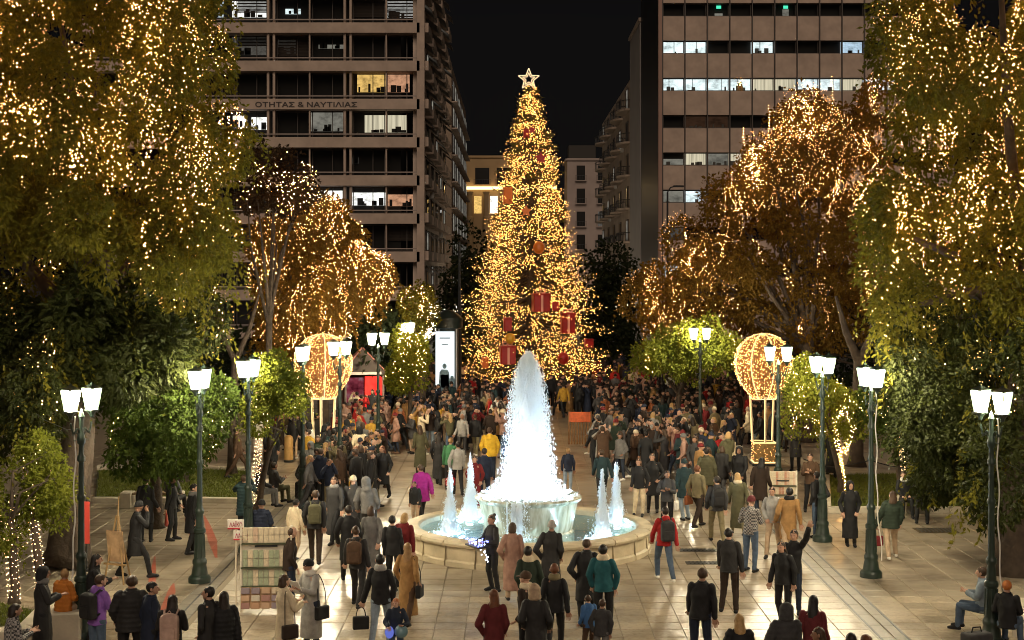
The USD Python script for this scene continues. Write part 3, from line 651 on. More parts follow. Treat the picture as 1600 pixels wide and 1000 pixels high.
for px, d, rz, lab in lamps:
    loc = (X(px, d), d, 0)
    if lamp0 is None: lamp0 = make_lamp(lab, loc, rz)
    else: copy_of(lamp0, loc, rz, lab)
def cable(pts, label, r=.014, mat=None):
    MB().tube(pts, r, 5).build('cable', mat or cable_white, label=label, cat='cable')
for (px, d, side, lab) in ((127, 29.8, -1, 'white cable hanging down the nearest left lamp post'), (1549, 29.3, 1, 'white cable hanging down the nearest right lamp post'), (1361, 35.9, 1, 'white cable down the lamp post left of the red bag woman')):
    x = X(px, d); zs = np.linspace(4.35, .4, 26); rr = np.interp(zs, [0, .5, 1.2, 1.7, 4.4], [.24, .19, .14, .085, .055])
    cable([(x + side * (rr[i] + .03 + .02 * math.sin(i * .9)), d - .10, z) for i, z in enumerate(zs)], lab)
cable([(X(127, 29.8) - .05, 29.8, 4.1), (X(105, 31), 31, 3.95), (X(70, 33), 33, 3.95), (X(20, 35), 35, 4.3)], 'thin wire from the nearest left lamp to the trees', .006, dark_iron)
cable([(X(1549, 29.3) + .05, 29.3, 3.75), (X(1572, 30), 30, 3.4), (X(1600, 31), 31, 3.1), (X(1640, 32), 32, 3.2)], 'thin wire from the nearest right lamp to the great trunk', .006, dark_iron)

# ------------------------------------------------------------------ trees
def poly_clumps(d, poly, n, rpx, depth, seed, cx=None):
    """clumps of foliage scattered through a crown that has the outline poly (pixels at depth d) and a round plan"""
    r = np.random.default_rng(seed); P = Polygon(poly); x0, y0, x1, y1 = P.bounds; out = []
    mx = cx if cx is not None else (x0 + x1) / 2; half = (x1 - x0) / 2
    Pi = P.buffer(-rpx[0] * .55)
    while len(out) < n:
        px, py = r.uniform(x0, x1), r.uniform(y0, y1)
        if not Pi.contains(Point(px, py)): continue
        u = min(1, abs(px - mx) / half); dy = r.uniform(-1, 1) * depth * math.sqrt(max(.06, 1 - u * u))
        q = r.uniform(*rpx) * d / FPX
        out.append((X(px, d), d + dy, Z(py, d), q * r.uniform(.8, 1.15), q * r.uniform(.8, 1.15), q * r.uniform(.85, 1.5), px, py))
    return np.array(out)
def leaves(cl, n, ln, wd, droop, seed, inner=.55, gap=.40, gapf=1.1):
    r = np.random.default_rng(seed); w = cl[:, 3] * cl[:, 5]; k = r.choice(len(cl), n, p=w / w.sum())
    d = r.normal(size=(n, 3)); d /= np.linalg.norm(d, axis=1)[:, None]
    lump = .75 + .5 * meshkit.fbm(d * 2.2 + cl[k, :3] * .7, 3, seed)
    rad = r.uniform(inner, 1.0, n) ** .6 * lump
    p = cl[k, :3] + d * cl[k, 3:6] * rad[:, None]
    g = meshkit.fbm(p * gapf + seed, 3, seed) > gap; p, d, n = p[g], d[g], int(g.sum())
    ax = d * .6 + r.normal(0, .6, (n, 3)); ax[:, 2] -= droop; ax /= np.linalg.norm(ax, axis=1)[:, None]
    sd = np.cross(ax, r.normal(size=(n, 3))); sd /= np.linalg.norm(sd, axis=1)[:, None] + 1e-9; up = np.cross(sd, ax)
    l = ln * r.uniform(.65, 1.3, n)[:, None]; w = wd * r.uniform(.7, 1.25, n)[:, None]
    v = np.stack([p, p + ax * l * .5 + sd * w + up * w * .35, p + ax * l, p + ax * l * .5 - sd * w + up * w * .35], 1).reshape(-1, 3)
    b = 4 * np.arange(n)[:, None]
    return v, np.concatenate([b + [0, 1, 2], b + [0, 2, 3]], 1).reshape(-1, 3)
def sprays(cl, n, length, ln, wd, seed):
    """thin drooping twigs with leaves that break the outline of the crown"""
    r = np.random.default_rng(seed); k = r.choice(len(cl), n, p=(w := cl[:, 3] * cl[:, 5]) / w.sum()); m = 16
    a = r.uniform(0, 6.283, n); el = r.uniform(-.9, .8, n); d = np.c_[np.cos(a) * np.cos(el), np.sin(a) * np.cos(el), np.sin(el)]
    s0 = cl[k, :3] + d * cl[k, 3:6] * .85; L_ = length * r.uniform(.4, 1.2, n); u = np.linspace(0, 1, m)
    out = d * .55; out[:, 2] *= .6
    P = s0[:, None] + out[:, None] * L_[:, None, None] * u[None, :, None] - np.array([0, 0, 1.]) * (L_[:, None, None] * (u[None, :, None] ** 2) * .95) + np.cumsum(r.normal(0, .012, (n, m, 3)), 1)
    p = P.reshape(-1, 3) + r.normal(0, .02, (n * m, 3)); q = len(p)
    ax = r.normal(0, .55, (q, 3)) + np.repeat(out, m, 0); ax[:, 2] -= .7; ax /= np.linalg.norm(ax, axis=1)[:, None]
    sd = np.cross(ax, r.normal(size=(q, 3))); sd /= np.linalg.norm(sd, axis=1)[:, None]; up = np.cross(sd, ax); l = ln * r.uniform(.6, 1.2, q)[:, None]
    v = np.stack([p, p + ax * l * .5 + sd * wd + up * wd * .3, p + ax * l, p + ax * l * .5 - sd * wd + up * wd * .3], 1).reshape(-1, 3); b = 4 * np.arange(q)[:, None]
    return v, np.concatenate([b + [0, 1, 2], b + [0, 2, 3]], 1).reshape(-1, 3)
def strings(cl, n, spacing, seed, weight=None, jit=.05, span=(.15, .85), front=.75, rad=(.70, 1.08)):
    """fairy lights: strings draped down over the foliage clumps"""
    r = np.random.default_rng(seed); out = []; tot = 0
    w = cl[:, 3] * cl[:, 5] * (np.ones(len(cl)) if weight is None else np.array([weight(c[6], c[7]) for c in cl]))
    w = np.maximum(w, 0); p = w / w.sum()
    while tot < n:
        c = cl[r.choice(len(cl), p=p)]
        az = r.uniform(0, 6.283) if r.uniform() > front else r.uniform(math.pi, 2 * math.pi)
        a, b = span[0] * math.pi * r.uniform(.5, 1.5), span[1] * math.pi * r.uniform(.6, 1.1)
        m = max(3, int((b - a) * c[5] / spacing)); t = np.linspace(a, b, m); az = az + np.cumsum(r.normal(0, .12, m))
        q = np.stack([np.sin(t) * np.cos(az) * c[3], np.sin(t) * np.sin(az) * c[4], np.cos(t) * c[5]], 1) * r.uniform(*rad) + c[:3] + r.normal(0, jit, (m, 3))
        out.append(q); tot += m
    return np.vstack(out)[:n]
def limbs(mb, base, top_r, cl, seed, r0, fork_z, n=10, lean=(0, 0)):
    """tapered trunk with root flare, and limbs into the crown"""
    r = np.random.default_rng(seed); base = np.array(base, float); c = cl[:, :3].mean(0)
    f = np.array([base[0] + lean[0], base[1] + lean[1], fork_z]); h = fork_z - base[2]
    pts = [base + (f - base) * q + np.array([r.normal(0, .03), r.normal(0, .03), 0]) * (q > 0) for q in (0, .06, .18, .45, .75, 1.0)]
    mb.tube(pts, [r0 * 1.7, r0 * 1.3, r0 * 1.08, r0 * .95, r0 * .88, r0 * .85], 12)
    for k in r.choice(len(cl), min(n, len(cl)), replace=False):
        e = cl[k, :3]; mid = f + (e - f) * .5 + r.normal(0, .25, 3) + np.array([0, 0, .3])
        q0 = pts[-2] + (f - pts[-2]) * r.uniform(.3, 1)
        mb.tube([q0, q0 + (mid - q0) * .45, mid, mid + (e - mid) * .6, e], np.array([.62, .5, .34, .2, .07]) * r0 * r.uniform(.6, 1), 7)
def tree(name, label, base, cl, mat, nleaf, ln, wd, droop, seed, r0, fork_z, nl=10, lean=(0, 0), inner=.55, trunk_mat=None, low_from=1e9, nspray=0, lspray=1.0):
    t = thing(name, label, 'tree')
    mb = MB(); limbs(mb, base, .1, cl, seed, r0, fork_z, nl, lean)
    mb.build('trunk', trunk_mat or bark, t, smooth=True)
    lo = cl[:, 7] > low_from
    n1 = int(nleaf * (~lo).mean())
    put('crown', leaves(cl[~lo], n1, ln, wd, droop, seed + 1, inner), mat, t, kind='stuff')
    if lo.any(): put('shade_toned_crown', leaves(cl[lo], nleaf - n1, ln, wd, droop, seed + 2, inner), deep, t, kind='stuff')  # low clumps take darker leaves, shade put into the colour
    if nspray: put('hanging_twigs', sprays(cl, nspray, lspray, ln, wd * .8, seed + 3), mat if not lo.all() else deep, t, kind='stuff')
    return t
def lights(pts, label, r=.016, mat=None, seed=0):
    q = np.random.default_rng(seed); MB().octs(pts, r * q.uniform(.75, 1.25, len(pts))).build('fairy_lights', mat or bulb, label=label, cat='fairy lights', kind='stuff')
def hole(px, py, *hs):
    w = 1.0
    for hx, hy, hr in hs:
        w *= min(1, max(0, (math.hypot(px - hx, py - hy) - hr * .6) / (hr * .6)))
    return w
deep = leafmat('deep_leaf', (.020, .026, .006), (.038, .044, .008), (.07, .07, .013), .4)  # very dark leaf tone; on the low crowns it paints in shade
olive = leafmat('olive_leaf', (.06, .058, .008), (.18, .160, .016), (.34, .28, .03), .55)
green = leafmat('green_leaf', (.035, .055, .009), (.075, .11, .016), (.13, .17, .03), .45)
lime = leafmat('lime_leaf', (.09, .11, .012), (.19, .20, .02), (.30, .27, .04), .5)
rust_l = leafmat('autumn_leaf', (.10, .055, .009), (.20, .116, .016), (.34, .205, .03), .5)
brown_l = leafmat('brown_leaf', (.02, .011, .005), (.04, .022, .008), (.07, .04, .014), .4)
darkg = leafmat('dark_leaf', (.012, .018, .006), (.022, .03, .010), (.035, .04, .014), .3)
fir = leafmat('fir_needle', (.06, .06, .010), (.14, .125, .018), (.23, .18, .03), .4)

# great tree on the left
d = 38.0
polyA = [(-170, -120), (325, -120), (332, 40), (362, 190), (384, 320), (338, 420), (318, 520), (225, 590), (60, 640), (-120, 640)]
clA = poly_clumps(d, polyA, 120, (34, 62), 4.4, 1, 90)
clA = np.vstack([clA, poly_clumps(d, [(170, 270), (350, 280), (352, 400), (330, 450), (200, 450)], 20, (30, 48), 3.0, 13)])
wA = lambda px, py: (hole(px, py, (165, 105, 85), (60, 330, 80), (150, 420, 90)) * (1.0 if py < 300 else .55 if py < 430 else .16 if py < 560 else .04) * (.65 + .7 * meshkit.noise(np.array([px / 70., py / 110., .3]), 4)))
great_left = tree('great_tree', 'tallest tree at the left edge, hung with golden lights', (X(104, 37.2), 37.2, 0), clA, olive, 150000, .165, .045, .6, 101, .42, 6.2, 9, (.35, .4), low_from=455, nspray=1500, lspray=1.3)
lights(strings(clA, 7500, .13, 5, wA, rad=(.62, 1.0)), 'golden string lights wound through the branches of the tallest left tree', .0103, seed=1)
lights(strings(clA, 8500, .11, 55, wA, rad=(.9, 1.08), front=.85), 'fine golden light curtains on the outside of the tallest left tree', .0095, bulb_dot, 1)
clA2 = poly_clumps(36.4, [(-80, 470), (190, 440), (310, 480), (270, 590), (190, 640), (120, 715), (40, 705), (-80, 690)], 40, (26, 46), 1.6, 15)
put('shade_toned_crown', leaves(clA2, 26000, .21, .055, .7, 16, .4), deep, great_left, kind='stuff')
# lower leafy tree below it
d = 39.3
clB = poly_clumps(d, [(150, 590), (200, 570), (255, 585), (300, 560), (362, 580), (370, 640), (350, 700), (290, 735), (190, 735), (150, 700)], 34, (22, 36), 1.6, 2)
clB = np.vstack([clB, poly_clumps(36.9, [(250, 615), (285, 585), (300, 625), (340, 590), (365, 640), (335, 700), (265, 690)], 10, (18, 28), .6, 14)])
tree('leafy_tree', 'green leafy tree lit white by the second left lamp, beside the grass', (X(243, 42.7), 42.7, 0), clB, green, 17000, .15, .045, .5, 111, .17, 2.6, 9, nspray=160, lspray=.55)
lights(strings(clB, 60, .16, 6, lambda a, b: 1.0 if b < 640 else .3), 'few warm lights in the green leafy tree by the left grass', .009, seed=2)
# small lit tree at the lower left corner with wrapped stem
d = 33.0
clC = poly_clumps(d, [(-70, 690), (40, 678), (100, 705), (120, 765), (95, 825), (10, 845), (-70, 830)], 26, (22, 36), 1.3, 3)
tree('small_tree', 'small bright yellow-green tree with wrapped stem at the lower left edge', (X(22, 33), 33, 0), clC, lime, 15000, .10, .03, .25, 121, .09, 1.9, 9, (-.1, 0), nspray=160, lspray=.55)
lights(strings(clC, 170, .10, 7, None), 'pinkish warm lights in the small tree at the lower left edge', .010, bulb_white, 3)
def wrap(x, y, z0, z1, r0, turns, n, lean=(0, 0), seed=0):
    q = np.random.default_rng(seed); u = np.linspace(0, 1, n); a = u * turns * 6.283 + q.normal(0, .12, n)
    rr = r0 * (1.25 - .35 * u) + .012
    return np.c_[x + lean[0] * u + rr * np.cos(a), y + lean[1] * u + rr * np.sin(a), z0 + (z1 - z0) * u + q.normal(0, .015, n)]
lights(np.vstack([wrap(X(22, 33), 33, .1, 1.9, .10, 15, 120, (-.1, 0), 1), wrap(X(60, 33), 33.3, .1, 1.75, .10, 14, 100, (-.2, 0), 2)]), 'lights spiralling around the stems of the small lower left tree', .011, bulb_white, 4)
m = MB(); m.tube([(X(60, 33), 33.3, 0), (X(60, 33) - .1, 33.3, .9), (X(60, 33) - .25, 33.3, 2.2)], [.11, .09, .06], 9); m.build('trunk', bark, thing('small_tree', 'second wrapped stem beside the small lit tree at the lower left edge', 'tree'), smooth=True)
# round clipped tree, left
d = 40.9
clD = poly_clumps(d, [(384, 610), (398, 572), (435, 558), (470, 582), (482, 640), (442, 668), (392, 664)], 22, (15, 23), .8, 4)
tree('round_tree', 'round yellow-green clipped tree behind the third left lamp', (X(398, 45), 45, 0), clD, lime, 11000, .10, .032, .2, 131, .09, 2.3, 8, (.6, -.6), nspray=160, lspray=.55)
lights(np.vstack([strings(clD, 150, .12, 8), wrap(X(396, 45), 45, .15, 2.3, .09, 18, 170, (.2, -.2), 3)]), 'lights in and around the stem of the round clipped left tree', .012, bulb_white, 5)
# autumn trees, left
d = 60.0
clE = poly_clumps(d, [(392, 345), (440, 315), (505, 300), (545, 345), (560, 405), (605, 425), (624, 475), (560, 505), (520, 560), (430, 560), (392, 480)], 84, (11, 32), 2.8, 5)
tree('autumn_tree', 'rust-brown tree full of lights left of the red kiosk', (X(505, 60), 60, 0), clE, rust_l, 36000, .19, .052, .5, 141, .24, 3.6, 10, nspray=420, lspray=1.0)
lights(strings(clE, 3600, .11, 9, lambda a, b: .4 + meshkit.noise(np.array([a / 40., b / 60., 1.]), 2), span=(.08, .9)), 'dense golden lights on the rust-brown left tree', .0088, seed=6)
lights(strings(clE, 3200, .10, 59, lambda a, b: .4 + meshkit.noise(np.array([a / 40., b / 60., 1.]), 2), span=(.08, .9), rad=(.95, 1.1)), 'fine light dots on the outside of the rust-brown left tree', .012, bulb_dot, 6)
d = 54.0
clF = poly_clumps(d, [(376, 230), (425, 215), (470, 250), (500, 295), (470, 320), (420, 330), (380, 310)], 22, (14, 28), 2.0, 6)
tree('brown_tree', 'dark brown sparse tree rising behind the great left tree', (X(420, 54), 54, 0), clF, brown_l, 3800, .17, .05, .5, 151, .13, 6.0, 7)
lights(strings(clF, 220, .14, 10, lambda a, b: 1.0 if b > 270 or a < 400 else .25), 'few golden lights on the dark brown tree behind the great left tree', .0115, seed=7)
d = 64.0
clG = poly_clumps(d, [(603, 545), (618, 518), (645, 512), (672, 535), (676, 595), (640, 605), (606, 600)], 18, (13, 22), 1.0, 7)
tree('small_tree', 'small yellow-green lit tree between the red kiosk and the poster column', (X(640, 64), 64, 0), clG, lime, 7000, .13, .04, .4, 161, .1, 2.2, 8)
lights(strings(clG, 260, .13, 11), 'lights on the small yellow-green tree beside the poster column', .012, seed=8)
d = 70.0
clH = poly_clumps(d, [(625, 470), (655, 432), (690, 468), (688, 512), (640, 520)], 16, (13, 22), 1.2, 8)
tree('thin_tree', 'thin brownish lit tree above the poster column', (X(660, 70), 70, 0), clH, olive, 4500, .15, .045, .4, 171, .14, 4.4, 10)
lights(strings(clH, 170, .15, 12), 'golden lights on the thin tree above the poster column', .013, seed=9)
# great tree on the right
d = 38.0
polyR = [(1375, -120), (1780, -120), (1790, 680), (1640, 700), (1575, 700), (1530, 735), (1510, 785), (1465, 770), (1425, 730), (1402, 660), (1392, 600), (1345, 530), (1352, 420), (1335, 330), (1385, 210), (1393, 60)]
clR = poly_clumps(d, polyR, 135, (34, 62), 4.2, 21, 1590)
wR = lambda px, py: (hole(px, py, (1450, 130, 40), (1520, 270, 50), (1560, 460, 70)) * (1.0 if py < 430 else .5 if py < 500 else .10 if py < 600 else .012) * (.65 + .7 * meshkit.noise(np.array([px / 70., py / 100., 2.3]), 8)))
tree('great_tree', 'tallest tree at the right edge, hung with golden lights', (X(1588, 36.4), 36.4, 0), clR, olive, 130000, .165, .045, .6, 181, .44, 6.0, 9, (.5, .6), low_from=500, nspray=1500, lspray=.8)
lights(strings(clR, 7500, .13, 22, wR, rad=(.62, 1.0)), 'golden string lights wound through the branches of the tallest right tree', .0103, seed=10)
lights(strings(clR, 8500, .11, 56, wR, rad=(.9, 1.08), front=.85), 'fine golden light curtains on the outside of the tallest right tree', .0095, bulb_dot, 10)
d = 37.0
clS = poly_clumps(d, [(1395, 640), (1430, 585), (1500, 590), (1560, 640), (1550, 700), (1520, 755), (1475, 745), (1425, 705)], 30, (24, 42), 1.4, 23)
tree('leafy_tree', 'drooping dark green tree hanging low between the two right lamps', (X(1588, 38.6), 38.6, 0), clS, deep, 20000, .13, .04, .7, 191, .16, 3.6, 12, (-.6, -.3), nspray=120, lspray=.3)
# autumn tree, right
d = 64.0
clT = poly_clumps(d, [(1378, 150), (1300, 158), (1235, 185), (1175, 235), (1110, 300), (1060, 370), (1000, 440), (985, 490), (1005, 535), (1080, 525), (1180, 520), (1250, 545), (1350, 545), (1385, 400)], 150, (12, 38), 2.4, 24, 1230)
tree('autumn_tree', 'broad rust-brown tree full of lights in front of the modern office block', (X(1262, 64), 64, 0), clT, rust_l, 70000, .19, .052, .5, 201, .3, 4.6, 16, nspray=700, lspray=1.1)
wT = lambda a, b: (.35 + 1.2 * meshkit.noise(np.array([a / 45., b / 70., 5.]), 6)) * hole(a, b, (1250, 430, 90), (1190, 470, 60), (1330, 380, 40)) * (1.0 if b < 330 or a < 1120 else .55) + .05
lights(strings(clT, 5000, .11, 25, wT, span=(.08, .9), rad=(.35, .9)), 'dense golden lights on the broad rust-brown right tree', .0088, seed=11)
lights(strings(clT, 5200, .10, 57, wT, span=(.08, .9), rad=(.95, 1.1)), 'fine light dots on the outside of the broad rust-brown right tree', .012, bulb_dot, 11)
r = np.random.default_rng(77); tw = []
for px, py0, py1 in ((1201, 165, 215), (1240, 160, 205), (1162, 200, 250), (1300, 120, 170)):
    n = 12; tw.append(np.c_[X(px, 64) + r.normal(0, .04, n).cumsum() * .4, np.full(n, 64.) + r.normal(0, .05, n), np.linspace(Z(py0, 64), Z(py1, 64), n)])
lights(np.vstack(tw), 'lit bare twigs sticking out above the rust-brown right tree', .012, seed=12)
d = 61.7
clU = poly_clumps(d, [(996, 545), (1030, 512), (1075, 500), (1125, 508), (1150, 535), (1148, 575), (1060, 590), (1000, 585)], 34, (13, 23), .9, 26)
tree('small_tree', 'bright yellow-green tree glowing under the far right lamp', (X(1062, 62.5), 62.5, 0), clU, lime, 12000, .14, .042, .4, 211, .12, 2.3, 12, nspray=160, lspray=.55)
lights(strings(clU, 120, .15, 27), 'few lights on the bright yellow-green tree under the far right lamp', .012, seed=13)
d = 47.5
clV = poly_clumps(d, [(1222, 640), (1232, 590), (1262, 570), (1312, 585), (1345, 620), (1335, 672), (1240, 672)], 24, (18, 28), 1.2, 28)
tree('round_tree', 'round green tree right of the right lit balloon', (X(1316, 49), 49, 0), clV, lime, 11500, .10, .032, .25, 221, .09, 2.3, 9, (-.5, -.5), nspray=160, lspray=.55)
lights(np.vstack([strings(clV, 330, .12, 29), wrap(X(1318, 49), 49, .1, 2.2, .09, 18, 210, (-.35, -.2), 5), wrap(X(1318, 49), 49, 1.3, 2.4, .07, 8, 80, (.35, -.2), 6)]), 'lights on the round tree and stem right of the right balloon', .009, bulb, 14)
clW = poly_clumps(d, [(1335, 620), (1360, 590), (1400, 600), (1420, 640), (1410, 680), (1345, 680)], 18, (16, 26), 1.1, 30)
tree('round_tree', 'second round green tree, partly behind the fourth lamp on the right', (X(1410, 48.5), 48.5, 0), clW, green, 8000, .10, .032, .25, 231, .09, 2.2, 7, (-.4, -.4))
lights(np.vstack([strings(clW, 150, .12, 31), wrap(X(1410, 48.5), 48.5, .1, 2.2, .10, 18, 210, (-.1, -.1), 7)]), 'lights on the stem of the second round tree on the right', .011, bulb_white, 15)
# dark background trees
for i, (dd, poly, nl, lab) in enumerate(((95., [(690, 600), (698, 440), (720, 385), (752, 372), (768, 460), (750, 600)], 7000, 'dark tree just left of the christmas tree, in front of the office block'),
                                     (100., [(905, 430), (930, 392), (965, 398), (990, 450), (1000, 530), (985, 590), (925, 590)], 8000, 'dark tree just right of the christmas tree, before the street'),
                                     (78., [(-60, 470), (120, 430), (300, 480), (400, 500), (400, 640), (-60, 650)], 13000, 'dark wide tree behind the left lamps'),
                                     (80., [(1220, 500), (1330, 470), (1500, 470), (1660, 480), (1660, 650), (1230, 640)], 13000, 'dark wide tree behind the right lamps'),
                                     (72., [(560, 500), (600, 480), (625, 520), (600, 590), (560, 590)], 4500, 'dark bush tree behind the red kiosk'))):
    cl = poly_clumps(dd, poly, 34, (20, 40), 2.5, 40 + i); px = (poly[0][0] + poly[-1][0]) / 2
    tree('dark_tree', lab, (X(max(px, 20), dd), dd, 0), cl, darkg, nl, .32, .10, .4, 300 + 7 * i, .2, 3.2, 10)
for px, d, r0, h, lab in ((362, 53.5, .16, 4.2, 'bare tree trunk on the far side of the left lawn'), (1338, 56.0, .26, 4.0, 'thick tree trunk behind the right lamps'), (285, 51.5, .2, 4.0, 'dark tree trunk between lamp post and left lawn')):
    MB().tube([(X(px, d), d, 0), (X(px, d), d, .4), (X(px, d) + .05, d, h * .5), (X(px, d) + .12, d, h)], [r0 * 1.5, r0, r0 * .9, r0 * .8], 12).build('trunk', bark, (bt := thing('bare_tree', lab, 'tree')), smooth=True)
    for s_ in (-1, 1): MB().tube([(X(px, d) + .12, d, h * .94), (X(px, d) + .12 + s_ * .5, d, h + .9), (X(px, d) + .12 + s_ * .8, d + .3, h + 2.2)], [r0 * .7, r0 * .5, r0 * .2], 8).build('limb', bark, bt, smooth=True)

# ------------------------------------------------------------------ christmas tree
TD = 84.0; tx = X(829, TD)
xt = thing('christmas_tree', 'tall christmas tree covered in golden lights and red ornaments behind the fountain', 'christmas tree', (tx, TD, 0))
tpy = np.array([138, 150, 180, 210, 250, 290, 330, 370, 400, 440, 480, 520, 560, 590, 612]); thw = np.array([3, 6, 15, 26, 38, 45, 52, 62, 74, 85, 95, 102, 105, 100, 84.])
tzz, trr = Z(tpy, TD)[::-1], (thw * TD / FPX)[::-1]
r = np.random.default_rng(31)
MB().tube([(0, 0, 0), (0, 0, 6), (0, 0, Z(140, TD))], [.35, .25, .05], 10).build('trunk', bark, xt)
nb = 820; bz = tzz[0] + (tzz[-1] - tzz[0]) * r.beta(1.0, 1.25, nb); ba = r.uniform(0, 6.283, nb); br = np.interp(bz, tzz, trr) * (.80 + .45 * r.uniform(size=nb) ** 2)
mb = MB(); tips = []
for z, a, q in zip(bz, ba, br):
    e = np.array([q * math.cos(a), q * math.sin(a), z - .12 * q]); mb.tube([(0, 0, z + .05 * q), e * [.5, .5, 1] + [0, 0, .1], e], [.04, .03, .01], 4, False); tips.append((e, q))
mb.build('branch', bark, xt, kind='stuff')
nn = 46000; k = r.integers(0, nb, nn); E = np.array([t[0] for t in tips])[k]; u = r.uniform(.35, 1.0, nn) ** .6
p = E * np.c_[u, u, np.ones(nn)] + r.normal(0, .14, (nn, 3)) * np.c_[np.ones((nn, 2)), np.full(nn, .8)]
ax = E.copy(); ax[:, 2] = 0; ax /= np.linalg.norm(ax, axis=1)[:, None] + 1e-6; ax = ax + r.normal(0, .7, (nn, 3)); ax /= np.linalg.norm(ax, axis=1)[:, None]
sd = np.cross(ax, r.normal(size=(nn, 3))); sd /= np.linalg.norm(sd, axis=1)[:, None]
l = r.uniform(.14, .32, nn)[:, None]
put('needles', (np.stack([p - sd * .022, p + sd * .022, p + ax * l], 1).reshape(-1, 3), np.arange(3 * nn).reshape(-1, 3)), fir, xt, kind='stuff')
nl = 19500; k = r.integers(0, nb, nl); E = np.array([t[0] for t in tips])[k]; u = r.uniform(.62, 1.06, nl)
P = E * np.c_[u, u, np.ones(nl)] + r.normal(0, .17, (nl, 3)); az = np.arctan2(P[:, 1], P[:, 0])
keep = (meshkit.fbm(P * 1.3, 3, 5) > .36)
MB().octs(P[keep] + [tx, TD, 0], r.uniform(.0105, .018, keep.sum())).build('fairy_lights', bulb_gold, label='dense golden lights covering the christmas tree', cat='fairy lights', kind='stuff')
# star of two lit outlines
star_m = glow('star_light', (1.0, .72, .40), 1.7); st = thing('tree_star', 'five-pointed star of lit tubes on top of the christmas tree', 'star', (tx - .1, TD - .1, Z(124, TD)))
for rad in (.60, .36):
    pts = [(q * math.sin(a), 0, q * math.cos(a)) for i in range(11) for a in [i * math.pi / 5] for q in [rad if i % 2 == 0 else rad * .42]]
    m = MB()
    for a, b in zip(pts[:-1], pts[1:]): m.tube([a, b], .024 if rad > .5 else .02, 5)
    m.build('star_outline', star_m, st)
m = MB(); m.tube([(0, .05, -.2), (0, .08, -.85)], .04, 6); m.build('star_stem', dark_iron, st)
redm = M('red_ornament', (.36, .014, .014), .35, 0, 0, 1, .2, 2); ora = M('orange_ornament', (.62, .16, .02), .4); yel = M('yellow_ornament', (.66, .36, .03), .4); rib = M('pink_ribbon', (.72, .30, .22), .5)
def on_tree(px, py):
    z = Z(py, TD); x = X(px, TD) - tx; q = float(np.interp(z, tzz, trr)); yy = -math.sqrt(max(.05, (q * .90) ** 2 - min(x * x, q * q)))
    d2 = TD + yy - .15; return X(px, d2), d2, Z(py, d2)
def gift(px, py, w, h, mat, label, ribbon=True):
    w, h = w * .84, h * .84
    x, y, z = on_tree(px, py); t = thing('gift_box', label, 'gift box', (x, y, z), 10)
    MB().box((0, 0, 0), (w, w * .8, h), bev=.03).build('box', mat, t)
    MB().box((0, 0, h / 2 + .04), (w * 1.06, w * .86, .1), bev=.02).build('lid', mat, t)
    if ribbon:
        MB().box((0, -w * .41, 0), (.12, .02, h)).build('ribbon', rib, t)
        m = MB()
        for s in (-1, 1):
            a = np.linspace(0, 6.283, 10); m.tube(np.c_[s * .13 + .13 * np.cos(a), np.full(10, 0.), h / 2 + .2 + .09 * np.sin(a)], .035, 5)
        m.build('bow', rib, t)
for a in ((845, 474, 1.05, 1.05, redm, 'red gift box with pale ribbon in the middle of the christmas tree'), (887, 506, .85, 1.2, redm, 'red gift box with pale ribbon at the right side of the christmas tree'),
          (793, 556, .95, 1.05, redm, 'largest red gift box with pale ribbon, low left on the christmas tree'), (793, 508, .5, .75, redm, 'narrow red gift box above the low left one', False), (868, 480, .4, .45, redm, 'small red box between the two ribboned boxes', False),
          (793, 307, .55, .95, ora, 'orange-red lantern box high on the left side of the christmas tree', False), (920, 538, .55, .5, redm, 'small red box at the right edge low on the christmas tree', False), (758, 568, .4, .6, ora, 'orange box at the lower left edge of the christmas tree', False),
          (822, 210, .34, .5, redm, 'red box high on the christmas tree below the star', False)): gift(*a)
def ornament(px, py, rad, mat, label, kind):
    rad *= .85
    x, y, z = on_tree(px, py)
    if kind == 'star':
        pts = [(q * math.sin(a), q * math.cos(a)) for i in range(10) for a in [i * math.pi / 5] for q in [rad if i % 2 == 0 else rad * .5]]
        m = trimesh.creation.extrude_polygon(Polygon(pts), .16, engine='earcut'); m.apply_transform(trimesh.transformations.rotation_matrix(math.pi / 2, [1, 0, 0]))
    else:
        m = trimesh.creation.icosphere(2, rad); m.apply_scale([1, 1, 1.12])
    t = thing('ornament', label, 'ornament', (x, y, z)); put('body', m, mat, t, smooth=(35 if kind == 'star' else True)); MB().tube([(0, 0, rad * .95), (0, 0, rad * 1.3)], .05, 8).build('hook', dark_iron, t)
for a in ((845, 247, .42, redm, 'red star ornament on the upper right of the christmas tree', 'star'), (831, 203, .28, redm, 'red star ornament just below the treetop', 'star'), (905, 618, .75, yel, 'big yellow star at the foot of the christmas tree, right of the jet', 'star'),
          (822, 330, .38, ora, 'orange star ornament in the middle of the upper tree', 'star'), (842, 387, .36, ora, 'orange ball ornament at mid height of the christmas tree', 'ball'), (880, 560, .36, redm, 'red ball ornament low on the right of the christmas tree', 'ball'), (797, 529, .32, yel, 'yellow ball ornament above the largest gift box', 'ball')): ornament(*a)

